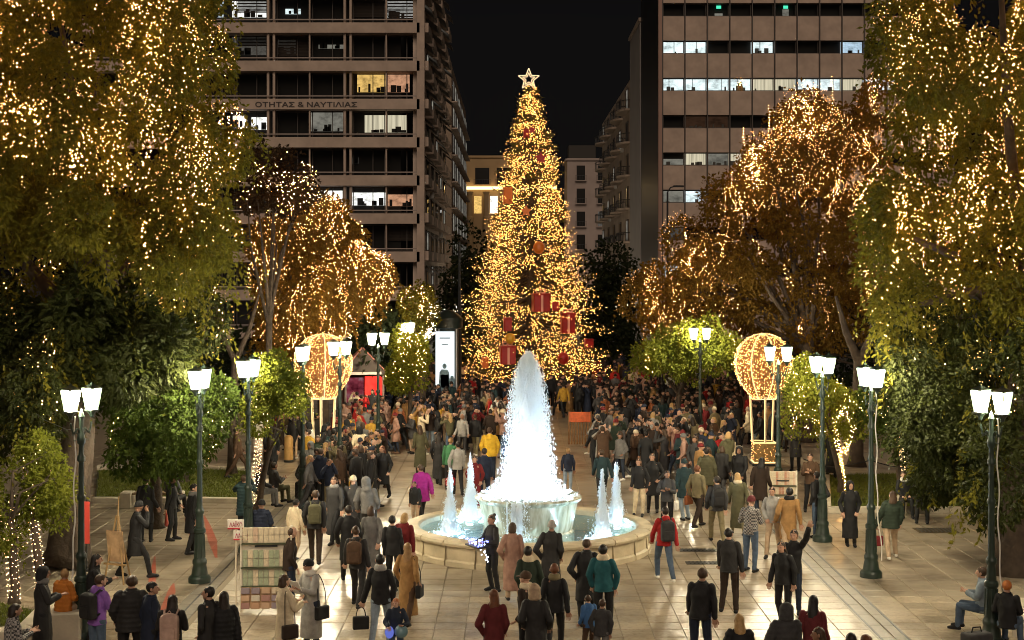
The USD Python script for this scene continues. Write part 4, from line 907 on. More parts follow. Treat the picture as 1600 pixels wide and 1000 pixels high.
# ------------------------------------------------------------------ lit balloons
rope = glow('rope_light', (1.0, .70, .28), 1.9); net_m = M('net_wire', (.20, .10, .035), .6)
def balloon(px, d, label):
    x = X(px, d); t = thing('lit_balloon', label, 'balloon decoration', (x, d, 0))
    zc = Z(569, d); prof = [(.0, 1.12), (.30, 1.08), (.62, .95), (.90, .66), (1.04, .30), (1.07, 0), (1.02, -.32), (.88, -.66), (.66, -.96), (.46, -1.22), (.42, -1.26)]
    pr = np.array(prof); s = np.linspace(0, len(pr) - 1, 60); pz = np.interp(s, np.arange(len(pr)), pr[:, 1]); pq = np.interp(s, np.arange(len(pr)), pr[:, 0])
    for i in range(8):
        a = i / 8 * 6.283 + .2; MB().tube(np.c_[pq * math.cos(a), pq * math.sin(a), zc + pz], .022, 5).build('rib_light', rope, t)
    MB().tube([(.43 * math.cos(a), .43 * math.sin(a), zc - 1.26) for a in np.linspace(0, 6.283, 20)], .024, 5).build('hoop', rope, t)
    m = MB()
    for q in np.linspace(4, 56, 22): 
        R, zz = np.interp(q, np.arange(60), pq), np.interp(q, np.arange(60), pz); m.tube([(R * math.cos(a), R * math.sin(a), zc + zz) for a in np.linspace(0, 6.283, 25)], .008, 4, False)
    for i in range(40): 
        a = i / 40 * 6.283; m.tube(np.c_[pq * math.cos(a), pq * math.sin(a), zc + pz][::4], .008, 4, False)
    m.build('wire_net', net_m, t, kind='stuff')
    # added amber layer, its brown tint paints in the glow of far bulbs
    MB().lathe(np.c_[pq[::3] * .965, zc + pz[::3] * .985], 32).build('amber_glow_layer', usdkit.material(stage, L + 'amber_glow_layer', {'g': ('geometry', {}), 'n': ('noise_texture', {'scale': 9.0}), 't': ('transparent_bsdf', {}), 'd': ('translucent_bsdf', {'color': (.42, .22, .07)}),
        'f': ('diffuse_bsdf', {'color': (.30, .15, .05)}), 'a': ('mix_closure', {'fac': .5}), 'm': ('mix_closure', {'fac': .5})}, [('d.BSDF', 'a.closure1'), ('f.BSDF', 'a.closure2'), ('t.BSDF', 'm.closure1'), ('a.closure', 'm.closure2')], surface='m.closure') if 'gz' not in _mats else _mats['gz'], t)
    r = np.random.default_rng(int(px)); n = 3000; q = r.uniform(1, 58, n); R, zz = np.interp(q, np.arange(60), pq), np.interp(q, np.arange(60), pz)
    w = r.uniform(size=n) < (R / 1.07); q, R, zz = q[w], R[w], zz[w]; a = r.uniform(0, 6.283, len(q))
    MB().octs(np.c_[R * np.cos(a), R * np.sin(a), zc + zz] + r.normal(0, .015, (len(q), 3)), r.uniform(.009, .015, len(q))).build('bulbs', glow('balloon_bulb', (1.0, .48, .13), 14.0), t, kind='stuff')
    for i in range(3):
        a = i / 3 * 6.283 - 1.57; MB().tube([(.50 * math.cos(a), .50 * math.sin(a), zc - 1.18), (.42 * math.cos(a), .42 * math.sin(a), .85)], .032, 8).build('leg', M('lit_white_post', (.80, .70, .50), .5), t)
        MB().tube([(.50 * math.cos(a) - .045, .50 * math.sin(a) - .04, zc - 1.2), (.42 * math.cos(a) - .045, .42 * math.sin(a) - .04, .85)], .016, 5).build('leg_light', rope, t)
    b = MB(); bs = MB()
    for i in range(4): MB().box((.36 * math.cos(i * 1.5708), .36 * math.sin(i * 1.5708), .46), (.05, .72, .76), i * 1.5708, bev=.01).build('basket_side', M('basket_wicker', (.34, .22, .08), .8, 0, .02, 60, .4, 8), t)
    MB().box((0, 0, .04), (.95, .95, .08), bev=.02).build('basket_floor', dark_iron, t)
    for zz in (.12, .84): b.tube([(.40 * sx, .40 * sy, zz) for sx, sy in ((-1, -1), (1, -1), (1, 1), (-1, 1), (-1, -1))], .026, 5)
    b.build('basket_rim_light', rope, t)
    n = 150; f = r.integers(0, 4, n); u, v = r.uniform(-.36, .36, n), r.uniform(.14, .80, n); c, s_ = np.cos(f * 1.5708), np.sin(f * 1.5708)
    bs.octs(np.c_[.40 * c - u * s_,   .40 * s_ + u * c, v], .011).build('basket_bulbs', bulb_dot, t, kind='stuff')
_b = balloon(505, 57.0, 'balloon-shaped light decoration on posts on the left, beside the red kiosk')
balloon(1193, 56.5, 'balloon-shaped light decoration on posts on the right side of the square')

# ------------------------------------------------------------------ red kiosk, poster column, barrier, bollards
kd = 70.0; kx = X(566, kd)
ks = thing('kiosk', 'red lit kiosk with pointed canopy behind the left balloon', 'kiosk', (kx, kd, 0), 12)
redlit = usdkit.material(stage, L + 'red_lit_panel', {'g': ('geometry', {}), 'n': ('noise_texture', {'scale': 1.6, 'detail': 2.0}), 'r': ('rgb_ramp', {'ramp': [(.3, (.35, .01, .01)), (.6, (1.0, .04, .025))]}), 'e': ('emission', {'strength': 2.4})},
    [('g.position', 'n.vector'), ('n.fac', 'r.fac'), ('r.color', 'e.color')], surface='e.emission')
for sx in (-1, 1):
    for sy in (-1, 1): MB().tube([(sx * .85, sy * .85, 0), (sx * .85, sy * .85, 2.5)], .05, 8).build('post', rail_m, ks)
MB().box((.42, -.80, 1.3), (.78, .06, 2.1), bev=.01).build('lit_panel', redlit, ks)
MB().box((-.42, -.80, 1.75), (.78, .06, 1.1), bev=.01).build('poster_panel', usdkit.material(stage, L + 'poster_print', {'g': ('geometry', {}), 'n': ('noise_texture', {'scale': 3.0, 'detail': 3.0}), 'r': ('rgb_ramp', {'ramp': [(.3, (.12, .01, .02)), (.5, (.5, .08, .12)), (.7, (.6, .35, .4))]}), 'e': ('emission', {'strength': .4})}, [('g.position', 'n.vector'), ('n.fac', 'r.fac'), ('r.color', 'e.color')], surface='e.emission'), ks)
MB().box((-.42, -.80, .6), (.78, .06, 1.0), bev=.01).build('counter', M('dark_red_paint', (.22, .01, .012), .5), ks)
MB().box((.80, 0, 1.3), (.05, 1.5, 2.1)).build('side_panel', M('dark_red_paint'), ks); MB().box((-.80, 0, 1.3), (.05, 1.5, 2.1)).build('side_panel', M('dark_red_paint'), ks)
MB().lathe([(1.36, 2.44), (1.36, 2.56), (.06, 3.55), (0, 3.6)], 4, a0=math.pi / 4).build('canopy', M('canopy_cloth', (.08, .06, .05), .8), ks)
for a in range(4):
    t = a * math.pi / 2 + math.pi / 4; MB().tube([(1.38 * math.cos(t), 1.38 * math.sin(t), 2.56), (.03 * math.cos(t), .03 * math.sin(t), 3.6)], .03, 5).build('canopy_rib', M('pale_red_trim', (.5, .2, .16), .5), ks)
MB().box((-.1, -.98, 2.50), (1.7, .05, .12)).build('canopy_valance', M('white_trim', (.7, .62, .55), .6), ks)
cd = 74.0; pc = thing('poster_column', 'dark round advertising column with a white lit poster, left of the christmas tree', 'advertising column', (X(700, cd), cd, 0))
zt, zb = Z(517, cd), Z(615, cd)
MB().lathe([(.62, 0), (.62, .3), (.55, .35), (.55, zb - .12)], 28).build('base', M('column_paint', (.018, .026, .022), .4), pc, smooth=40)
MB().lathe([(.50, zb - .12), (.50, zt + .1)], 28).build('shaft', M('column_paint'), pc, smooth=40)
MB().lathe([(.58, zt + .1), (.70, zt + .16), (.70, zt + .62), (.60, zt + .72), (.30, zt + .95), (.05, zt + 1.02)], 28).build('cap', M('column_paint'), pc, smooth=40)
for a in (-2.42, -.72, .9, 2.2): MB().tube([(.56 * math.cos(a), .56 * math.sin(a), zb - .12), (.56 * math.cos(a), .56 * math.sin(a), zt + .12)], .04, 6).build('frame_strip', M('column_trim', (.35, .33, .28), .4), pc)
MB().box((-.12, -.60, (zt + zb) / 2), (.90, .05, zt - zb)).build('poster', glow('poster_white', (.90, .97, 1.0), 1.15), pc)
pb = MB()  # printed figure on the poster
pm = M('poster_blue', (.16, .27, .34), .5); pz = zb
def flat(poly, x, z):
    m = trimesh.creation.extrude_polygon(Polygon(poly), .008, engine='earcut'); m.apply_transform(trimesh.transformations.rotation_matrix(math.pi / 2, [1, 0, 0])); m.apply_translation([x, -.628, z]); pb.tm(m)
cir = lambda r, sx=1.0, sy=1.0: [(r * sx * math.cos(a), r * sy * math.sin(a)) for a in np.linspace(0, 6.283, 18)[:-1]]
flat(cir(.115, .85, 1.1), -.14, zb + 1.36); flat([(-.30, -.62), (.24, -.62), (.20, .10), (.12, .24), (-.16, .26), (-.26, .12)], -.12, zb + .95); flat([(-.22, -.9), (-.02, -.9), (0, 0), (-.22, 0)], -.10, zb + .96)
flat([(.0, -.9), (.19, -.9), (.16, 0), (-.02, 0)], -.10, zb + .96); flat(cir(.085), .22, zb + .82); flat([(-.13, -.62), (.13, -.62), (.12, .1), (-.12, .1)], .22, zb + .68)
pb.build('poster_figure', pm, pc)
MB().box((-.12, -.632, zt - .32), (.5, .008, .05)).build('poster_line', pm, pc); MB().box((-.12, -.632, zt - .62), (.3, .008, .04)).build('poster_line', pm, pc)
bd = 63.0; br_ = thing('barrier', 'wooden crowd barrier with an orange-red banner right of the tall jet', 'barrier', (X(906, bd), bd, 0))
MB().box((0, 0, 1.12), (.98, .05, .42), bev=.01).build('banner', M('orange_banner', (.62, .12, .03), .6, 0, 0, 1, .4, 6), br_)
for i in range(9): MB().box((-.44 + i * .11, 0, .46), (.07, .03, .92)).build('slat', M('barrier_wood', (.20, .10, .035), .7, 0, .01, 20, .3, 6), br_)
for sx in (-1, 1): MB().box((sx * .46, .0, .68), (.06, .07, 1.36)).build('post', M('barrier_wood'), br_); 
wood = M('pale_wood', (.46, .27, .09), .6, 0, .01, 12, .25, 3)
for px, py, h, lab in ((451, 722, 1.0, 'short rounded wooden post left of the left balloon'), (1298, 722, 1.2, 'short wooden board post behind the right lamps')):
    d = DG(py); t = thing('wooden_post', lab, 'post', (X(px, d), d, 0)); MB().lathe([(0, 0), (.17, 0), (.17, h - .14), (.14, h - .05), (.07, h), (0, h)], 14).build('post', wood, t, smooth=40); MB().lathe([(.18, .0), (.18, .08), (.171, .09)], 14).build('foot', dark_iron, t)

# ------------------------------------------------------------------ benches and blocks
def block(px, py, w, l, h, label, rz=0):
    d = DG(py); t = thing('stone_block', label, 'stone block', (X(px, d), d, 0), rz)
    MB().box((0, 0, h / 2), (w, l, h), bev=.025).build('block', concrete, t)
    MB().box((0, 0, .03), (w + .06, l + .06, .06)).build('footing', concrete, t)
block(95, 1004, .80, .62, .62, 'pale stone block with the orange-jacketed person on it', 8)
block(405, 782, .92, .60, .62, 'pale stone block on which people sit, beside the left lawn', 4)
block(486, 768, .60, .55, .55, 'lit stone block behind the seated group on the left', 0)
def bench(px, py, w, label, rz=0):
    d = DG(py); t = thing('bench', label, 'bench', (X(px, d), d, 0), rz)
    for s in (-1, 1): MB().box((s * (w / 2 - .2), 0, .24), (.36, .55, .48), bev=.03).build('end_block', concrete, t)
    for i in range(5): MB().box((0, -.19 + i * .095, .44), (w - .78, .08, .06), bev=.008).build('slat', M('bench_wood', (.24, .17, .09), .6, 0, .006, 20, .3, 5), t)
bench(1460, 800, 2.5, 'long wooden bench with concrete ends beside the right lawn')
bench(238, 793, 1.9, 'wooden bench with concrete ends beside the left lawn')
# ------------------------------------------------------------------ lottery ticket stands
def stand(px, py, w, h, label, rz, full=True):
    d = DG(py); t = thing('ticket_stand', label, 'ticket stand', (X(px, d), d, 0), rz)
    fm = M('stand_white', (.68, .62, .50), .6)
    for s in (-1, 1):
        MB().box((s * w / 2, 0, h / 2), (.04, .05, h)).build('post', fm, t); MB().box((s * w / 2, .16, h * .45), (.035, .04, h * .93), rx=.32).build('rear_leg', fm, t)
    MB().box((0, .02, h * .62), (w, .02, h * .72)).build('back_board', fm, t)
    tick = [M('ticket_green', (.34, .38, .25), .6, 0, 0, 1, .25, 25), M('ticket_pink', (.58, .42, .30), .6, 0, 0, 1, .2, 25), M('ticket_cream', (.62, .52, .36), .6, 0, 0, 1, .2, 25), M('ticket_red', (.50, .26, .17), .6, 0, 0, 1, .3, 25)]
    r = np.random.default_rng(int(px)); rows = [(h * .30, h * .49), (h * .52, h * .72), (h * .80, h * .985)] if full else [(h * .45, h * .62), (h * .66, h * .98)]
    for k, (z0, z1) in enumerate(rows):
        n = 9; cw = (w - .06) / n
        for i in range(n):
            x = -w / 2 + .03 + cw * (i + .5); mt = tick[2] if (i + k) % 3 == 2 else tick[0] if k < len(rows) - 1 and full else tick[int(r.choice([1, 2, 2, 3]))]
            for q in range(2): MB().box((x, -.012 - .003 * q, z0 + (z1 - z0) * (.25 + .5 * q)), (cw * .9, .008, (z1 - z0) * .47), rx=-.04).build('ticket_strip', mt, t)
        MB().box((0, -.03, z0 - .015), (w, .07, .025)).build('shelf', M('shelf_green', (.07, .08, .04), .6), t)
    MB().box((0, -.025, h * .765), (w * .45, .02, .035)).build('dark_label', dark_iron, t)
    if full:
        bx = thing('ticket_tray', 'tray of scratch cards and small goods leaning below the ticket stand on the left', 'tray', (X(px, d), d, 0), rz)
        MB().box((0, -.10, h * .17), (w * .98, .05, h * .24), rx=-.2).build('tray', M('tray_wood', (.40, .25, .13), .7), bx)
        gm = [M('goods_%d' % i, c, .5) for i, c in enumerate(((.42, .24, .13), (.50, .40, .28), (.30, .15, .12), (.44, .28, .17), (.22, .17, .19), (.52, .46, .36)))]
        for i in range(5):
            for j in range(3): MB().box((-w * .40 + i * w * .2, -.145 - .018 * (1 - j), h * .085 + j * h * .085), (w * .17, .03, h * .07), rx=-.2, bev=.006).build('card_pack', gm[int(r.integers(0, 6))], bx)
        sg = thing('ticket_sign', 'two small white and red lettered signs at the left edge of the ticket stand', 'sign', (X(px, d) - w / 2 - .06, d - .02, 0), rz)
        for (x, z) in ((-.05, h + .03), (.07, h - .2)):
            p = MB().box((x, 0, z), (.34, .02, .2)).build('sign_board', M('sign_white', (.78, .72, .64), .5), sg)
            MB().box((x, -.013, z - .085), (.34, .008, .03)).build('sign_stripe', M('sign_red', (.5, .03, .05), .5), p)
            tm = meshkit.text_mesh('ΛΑΪΚΟ', .09, .004, bold=True); tm.apply_scale([.27 / tm.bounds[1][0], 1, 1]); tm.apply_transform(trimesh.transformations.rotation_matrix(math.pi / 2, [1, 0, 0])); tm.apply_translation([x - .135, -.011, z - .05])
            put('sign_lettering', tm, M('sign_ink', (.35, .03, .08), .5), p)
        MB().tube([(-.05, .03, 0), (-.05, .03, h + .1)], .018, 6).build('sign_pole', fm, sg)
stand(416, 955, 1.05, 1.80, 'ticket seller stand with rows of green tickets, left of the fountain', 4)
stand(1223, 803, .80, 1.28, 'smaller ticket stand with pale tickets, right of the fountain', -4, False)
# ------------------------------------------------------------------ easel, cones, red things on the ground left
ed = DG(913); ez = thing('easel', 'wooden artist easel with folded boards on the left', 'easel', (X(178, ed), ed, 0), -25)
ew = M('easel_wood', (.30, .19, .08), .7)
MB().tube([(-.28, 0, 0), (-.03, .12, 1.55)], .022, 6).build('leg', ew, ez); MB().tube([(.28, 0, 0), (.03, .12, 1.55)], .022, 6).build('leg', ew, ez); MB().tube([(0, .6, 0), (0, .13, 1.5)], .022, 6).build('leg', ew, ez)
MB().box((0, .03, .45), (.6, .05, .04)).build('ledge', ew, ez); MB().tube([(0, .11, 1.1), (.04, .12, 2.0)], .014, 6).build('mast', ew, ez)
cv = MB().box((0, .06, .86), (.46, .03, .72), rx=.12).build('canvas', None or M('canvas_brown', (.34, .22, .12), .8, 0, 0, 1, .5, 4), label='brown painted canvas on the easel', cat='painting')
UsdGeom.Xformable(cv).AddTranslateOp().Set(Gf.Vec3d(X(178, ed), ed, 0)); UsdGeom.Xformable(cv).AddRotateZOp().Set(-25.)
cone_m = M('cone_red', (.52, .085, .055), .5); cone0 = None
for px, py, s, lab in ((260, 822, .8, 'red traffic cone beside the tree left of the lamp'),):
    d = DG(py); t = thing('traffic_cone', lab, 'traffic cone', (X(px, d), d, 0))
    MB().lathe([(.085 * s, .03), (.075 * s, .05), (.05 * s, .22 * s), (.022 * s, .48 * s), (.014 * s, .54 * s), (0, .545 * s)], 16).build('cone', cone_m, t, smooth=40); MB().box((0, 0, .016), (.19 * s, .19 * s, .032), bev=.01).build('base', cone_m, t)
d = 36.6; t = thing('red_banner', 'narrow red banner on a stand behind the nearest left lamp', 'banner', (X(135, d), d, 0))
MB().box((0, 0, 1.15), (.15, .02, 1.0)).build('cloth', M('red_cloth', (.62, .06, .04), .7), t); MB().tube([(0, .03, 0), (0, .03, 1.7)], .015, 6).build('pole', dark_iron, t); MB().box((0, .03, .02), (.35, .3, .04)).build('foot', dark_iron, t)
strip_m = usdkit.material(stage, L + 'painted_red_light', {'t': ('transparent_bsdf', {}), 'd': ('principled_bsdf', {'base_color': (.70, .09, .05), 'roughness': .35}), 'm': ('mix_closure', {'fac': .42})}, [('t.BSDF', 'm.closure1'), ('d.BSDF', 'm.closure2')], surface='m.closure')  # translucent red colour stands in for red light on the paving
for q, ws, lab in ((((319, 806), (325, 822), (332, 845), (338, 872)), (.02, .08, .12, .03), 'red light streak painted on the paving right of the second left lamp post'), (((298, 826), (298, 840), (297, 852)), (.02, .05, .03), 'thin red light streak painted on the paving left of the second left lamp post'),
                   (((242, 870), (240, 890), (237, 912)), (.015, .06, .09), 'narrow red light streak painted on the paving behind the broad puffer jacket'), (((271, 912), (268, 925), (258, 960)), (.02, .09, .14), 'red light streak painted on the paving behind the pale pink backpack')):
    t = thing('painted_light_streak', lab, 'painted red light streak'); v = []
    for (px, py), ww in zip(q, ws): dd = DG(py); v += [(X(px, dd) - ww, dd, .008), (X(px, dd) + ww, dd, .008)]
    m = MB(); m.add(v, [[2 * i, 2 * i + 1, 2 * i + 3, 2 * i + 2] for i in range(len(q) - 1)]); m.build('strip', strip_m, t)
# rope between posts behind the right trees
cable([(X(1255, 50.5), 50.5, .95), (X(1285, 50.5), 50.5, .72), (X(1310, 50.5), 50.5, .68), (X(1360, 50.5), 50.5, .90), (X(1390, 50.5), 50.5, .72), (X(1415, 50.5), 50.5, .66)], 'dark rope slung along the lawn behind the right trees', .02, dark_iron)
# ------------------------------------------------------------------ people
_ring = {}
def ball(c, r, n=8):
    """points of a small sphere or ellipsoid, for hulls"""
    if n not in _ring:
        p = [(0, 0, 1), (0, 0, -1)]
        for i in range(1, n // 2):
            t = math.pi * i / (n // 2); p += [(math.sin(t) * math.cos(a), math.sin(t) * math.sin(a), math.cos(t)) for a in np.arange(n) / n * 2 * math.pi]
        _ring[n] = np.array(p)
    return np.array(c, float) + _ring[n] * np.array(r, float)
def bone(a, ra, b, rb, n=8): return Manifold.hull_points(np.vstack([ball(a, ra, n), ball(b, rb, n)]))
def ring(z, rx, ry, cy=0., n=14, cx=0.):
    t = np.arange(n) / n * 2 * math.pi; return np.c_[cx + rx * np.cos(t), cy + ry * np.sin(t), np.full(n, z)]
def stackrings(rs): return [Manifold.hull_points(np.vstack([a, b])) for a, b in zip(rs[:-1], rs[1:])]
def union(ms):
    out = ms[0]
    for m in ms[1:]: out = out + m
    return out
def refined(m, step, it=6):
    if step: m = m.refine_to_length(step)
    v, f, _ = meshkit.arrays(m); t = trimesh.Trimesh(v, f, process=True)
    if step: trimesh.smoothing.filter_taubin(t, lamb=.5, nu=.52, iterations=it)
    return np.array(t.vertices), np.array(t.faces)

# joints; local frame: +y is where the person faces, +x their right
def joints(pose):
    pose, _, var = pose.partition('#'); vr = np.random.default_rng(900 + int(var or 0)); va = 1.0 if var else 0.0
    J = {}
    J['off'] = np.zeros(3); sit = pose.startswith('sit')
    dz = -.43 if sit else 0.
    for s, k in ((1, 'R'), (-1, 'L')):
        hip = np.array([s * .095, 0, .90 + dz])
        if sit: knee, ank = np.array([s * .13, .44, .50]), np.array([s * .14, .47, .09])
        elif pose.startswith('walk'):
            f = (.25 if k == 'R' else -.25) * (1 if int(var or 0) % 2 == 0 else -1)
            knee, ank = np.array([s * .10, f * .75 + .06, .50]), np.array([s * .10, f * 1.35 - .02, .09 if f > 0 else .14])
        else: knee, ank = np.array([s * .11, .02, .49]), np.array([s * .125, -.01 - .03 * (k == 'R'), .085])
        J['hip' + k], J['knee' + k], J['ank' + k] = hip, knee, ank
        J['sh' + k] = np.array([s * .160, -.01, 1.400 + dz]); J['dz'] = dz
        a = pose.split('_')[1] if '_' in pose else ('swing' if pose.startswith('walk') else 'down')
        if a == 'swing':
            g = -.17 if k == 'R' else .17; el, wr = np.array([s * .222, g * .5 - .03, 1.14]), np.array([s * .232, g + .05, .90])
        elif a == 'pocket': el, wr = np.array([s * .25, -.08, 1.13]), np.array([s * .185, .09, .94])
        elif a == 'phone': el, wr = np.array([s * .235, .07, 1.13]), np.array([s * .075, .30, 1.20])
        elif a == 'photo': el, wr = np.array([s * .25, .22, 1.30]), np.array([s * .09, .27, 1.55])
        elif a == 'selfie' and k == 'L': el, wr = np.array([s * .30, .14, 1.58]), np.array([s * .36, .30, 1.82])
        elif a == 'tray': el, wr = np.array([s * .24, .06, 1.14]), np.array([s * .20, .32, 1.10])
        elif a == 'cup' and k == 'R': el, wr = np.array([s * .22, .16, 1.20]), np.array([s * .09, .22, 1.46])
        elif a == 'lap': el, wr = np.array([s * .235, .05, 1.15]), np.array([s * .11, .30, 1.05])
        elif a == 'carry' and k == 'L': el, wr = np.array([s * .25, .0, 1.13]), np.array([s * .27, .03, .86])
        else: el, wr = np.array([s * .222, -.02, 1.14]), np.array([s * .232, .05, .89])
        J['el' + k], J['wr' + k] = el + [0, 0, dz], wr + [0, 0, dz]
    if va and not sit:
        for k in 'RL':
            a_ = pose.split('_')[1] if '_' in pose else 'down'
            J['el' + k] = J['el' + k] + vr.normal(0, .022, 3) * [1, 1.6, .6]; J['wr' + k] = J['wr' + k] + vr.normal(0, .03, 3) * [1, 2.0 if a_ in ('down', 'walk') else .8, .8]
            if not pose.startswith('walk'):
                o = vr.normal(0, .055); J['ank' + k] = J['ank' + k] + [vr.normal(0, .02), o, 0]; J['knee' + k] = J['knee' + k] + [0, o * .5 + abs(vr.normal(0, .02)), 0]
    J['neck'] = np.array([0, 0, 1.46 + dz]); J['head'] = np.array([0, .025, 1.605 + dz])
    return J
def hand(w, d, s, lod):
    """palm, four bent fingers of unequal length and a thumb from the side of the palm"""
    d = d / np.linalg.norm(d); n = np.cross(d, [s, 0, 0.01]); n /= np.linalg.norm(n); side = np.cross(n, d)
    p = w + d * .02
    out = [Manifold.hull_points(np.vstack([ball(p + side * .03, .017, 6), ball(p - side * .03, .017, 6), ball(p + d * .075 + side * .034, .014, 6), ball(p + d * .075 - side * .034, .014, 6)]))]
    if lod == 0:
        for i, (o, l) in enumerate(((.034, .062), (.012, .074), (-.011, .069), (-.033, .054))):
            a = p + d * .078 + side * o; b = a + d * l * .55 + n * .012; c = b + d * l * .30 + n * .03
            out += [bone(a, .0095, b, .009, 6), bone(b, .009, c, .0075, 6)]
        a = p + d * .015 + side * .036; b = a + d * .038 + side * .026 + n * .012; c = b + d * .030 + side * .002 + n * .016
        out += [bone(a, .013, b, .011, 6), bone(b, .011, c, .009, 6)]
    else: out += [bone(p + d * .08, (.034), p + d * .13 + n * .02, .02, 6), bone(p + d * .015 + side * .036, .013, p + d * .06 + side * .06, .01, 6)]
    return out
_cache = {}
def body_mesh(pose, lod):
    if ('b', pose, lod) in _cache: return _cache['b', pose, lod]
    J = joints(pose); z = J['dz']; n = 8 if lod == 0 else 6
    ms = stackrings([ring(.86 + z, .155, .105), ring(1.05 + z, .135, .10), ring(1.27 + z, .165, .115), ring(1.40 + z, .16, .09), ring(1.455 + z, .062, .06)])
    ms.append(bone(J['neck'] - [0, 0, .05], .058, J['head'] - [0, .02, .06], .054, n))
    for k in 'RL':
        ms += [bone(J['hip' + k], .085, J['knee' + k], .058, n), bone(J['knee' + k], .056, J['ank' + k], .038, n), bone(J['ank' + k], .036, J['ank' + k] + [0, .13, -.05], .03, n),
               bone(J['sh' + k] - [0, 0, .015], .040, J['el' + k], .033, n), bone(J['el' + k], .033, J['wr' + k], .027, n), bone(J['sh' + k] - [0, 0, .02], .038, J['neck'] - [0, 0, .08], .04, n)]
    h = J['head']
    hd = [Manifold.hull_points(np.vstack([ball(h + [0, -.012, .03], (.076, .094, .088), 12 if lod == 0 else 8), ball(h + [0, .055, -.075], (.036, .030, .026), 8), ball(h + [0, .03, -.03], (.066, .062, .05), 8)])),
          Manifold.hull_points(np.vstack([ball(h + [0, .086, .012], .011, 6), ball(h + [0, .112, -.022], .014, 6), ball(h + [0, .085, -.03], .017, 6)]))]
    for s in (-1, 1): hd.append(Manifold.hull_points(ball(h + [s * .080, -.008, -.005], (.012, .024, .034), 6)))
    if lod == 0: hd.append(Manifold.hull_points(np.vstack([ball(h + [.03, .082, .028], .014, 6), ball(h + [-.03, .082, .028], .014, 6)])))     # brow
    core = union(ms)
    v, f = refined(core, .06 if lod == 0 else 0, 4)
    core2 = Manifold(__import__('manifold3d').Mesh(v.astype(np.float32), f.astype(np.uint32))) if lod == 0 else core
    if core2.is_empty(): core2 = core
    hands = []
    for k, s in (('R', 1), ('L', -1)): hands += hand(J['wr' + k], J['wr' + k] - J['el' + k], s, lod)
    m = union([core2] + hd + hands)
    v, f, _ = meshkit.arrays(m); _cache['b', pose, lod] = (v, f); return v, f
GAR = {  # hem height, hem half width, thickness, flare depth
    'jacket': (.84, .180, .026, .145), 'puffer': (.80, .215, .045, .17), 'hoodie': (.84, .178, .024, .145), 'coat': (.52, .208, .028, .185), 'long': (.24, .222, .026, .19), 'shirt': (.86, .175, .016, .125), 'parka': (.66, .225, .040, .185)}
def top_mesh(gar, pose, lod, seed=0):
    key = ('t', gar, pose, lod, seed)
    if key in _cache: return _cache[key]
    J = joints(pose); z = J['dz']; hem, hw, th, hd = GAR[gar]; n = 10 if lod == 0 else 6; nr = 18 if lod == 0 else 9; sit = z < 0
    if sit: hem = max(hem, .84)
    w = 1.0 if gar in ('puffer', 'parka') else .94
    rs = [ring(hem + z, hw, hd, .0, nr)]
    if hem < .8: rs.append(ring((hem + .98) / 2 + z, hw * .93, hd * .92, 0, nr))
    rs += [ring(.99 + z, (.160 + th) * w, .112 + th, 0, nr), ring(1.12 + z, (.150 + th) * w, .108 + th, 0, nr), ring(1.27 + z, .166 + th * .8, .116 + th, 0, nr), ring(1.385 + z, .150 + th * .7, .088 + th * .8, -.005, nr), ring(1.44 + z, .105 + th * .5, .078 + th * .5, -.004, nr), ring(1.47 + z, .085 + th * .6, .074 + th * .5, .0, nr)]
    ms = stackrings(rs)
    ms += stackrings([ring(1.44 + z, .088, .085, .0, nr), ring(1.505 + z, .073, .078, .004, nr)])          # collar
    for k in 'RL':
        ms += [bone(J['sh' + k], .056 + th * .5, J['el' + k], .047 + th * .6, n), bone(J['el' + k], .046 + th * .6, J['el' + k] + (J['wr' + k] - J['el' + k]) * .96, .039 + th * .45, n)]
    if gar == 'hoodie': ms.append(Manifold.hull_points(np.vstack([ball((0, -.10, 1.43 + z), (.10, .05, .06), 8), ball((0, -.075, 1.50 + z), (.085, .045, .03), 8)])))
    m = union(ms); v, f = refined(m, .030 if lod == 0 else 0, 5)
    if lod == 0:
        t = trimesh.Trimesh(v, f, process=False); nn = t.vertex_normals; q = v * [9, 9, 5] + seed * 7.3
        a = meshkit.fbm(q, 3, seed) - .5
        if gar in ('puffer', 'parka'): a = a * .6 + .30 * np.abs(np.sin((v[:, 2] - z) * math.pi / .085)) - .1
        v = v + nn * (a * .046)[:, None]
    _cache[key] = (v, f); return v, f
def leg_mesh(kind, pose, lod):
    key = ('l', kind, pose, lod)
    if key in _cache: return _cache[key]
    J = joints(pose); z = J['dz']; n = 10 if lod == 0 else 6; wide = 1.22 if kind == 'wide' else 1.0
    ms = stackrings([ring(.84 + z, .165, .118, 0, 12), ring(1.0 + z, .152, .108, 0, 12)])
    for k in 'RL':
        a = J['ank' + k] + [0, 0, .015]
        ms += [bone(J['hip' + k], .098, J['knee' + k], .070 * wide, n), bone(J['knee' + k], .069 * wide, a, .054 * wide, n)]
    v, f = refined(union(ms), .035 if lod == 0 else 0, 4)
    if lod == 0:
        t = trimesh.Trimesh(v, f, process=False); v = v + t.vertex_normals * ((meshkit.fbm(v * [10, 10, 14], 3, 3) - .5) * .020)[:, None]
    _cache[key] = (v, f); return v, f
def shoe_mesh(pose, lod):
    key = ('s', pose, lod)
    if key not in _cache:
        J = joints(pose); ms = []
        for k in 'RL':
            a = J['ank' + k]; tip = a + [0, .16, -.045 if a[2] < .1 else -.07]
            ms.append(Manifold.hull_points(np.vstack([ball(a - [0, .03, .04], (.046, .05, .04), 8), ball(tip, (.046, .05, .034), 8), ball(a + [0, .02, .0], (.042, .05, .03), 8)])))
        _cache[key] = meshkit.arrays(union(ms))[:2]
    return _cache[key]
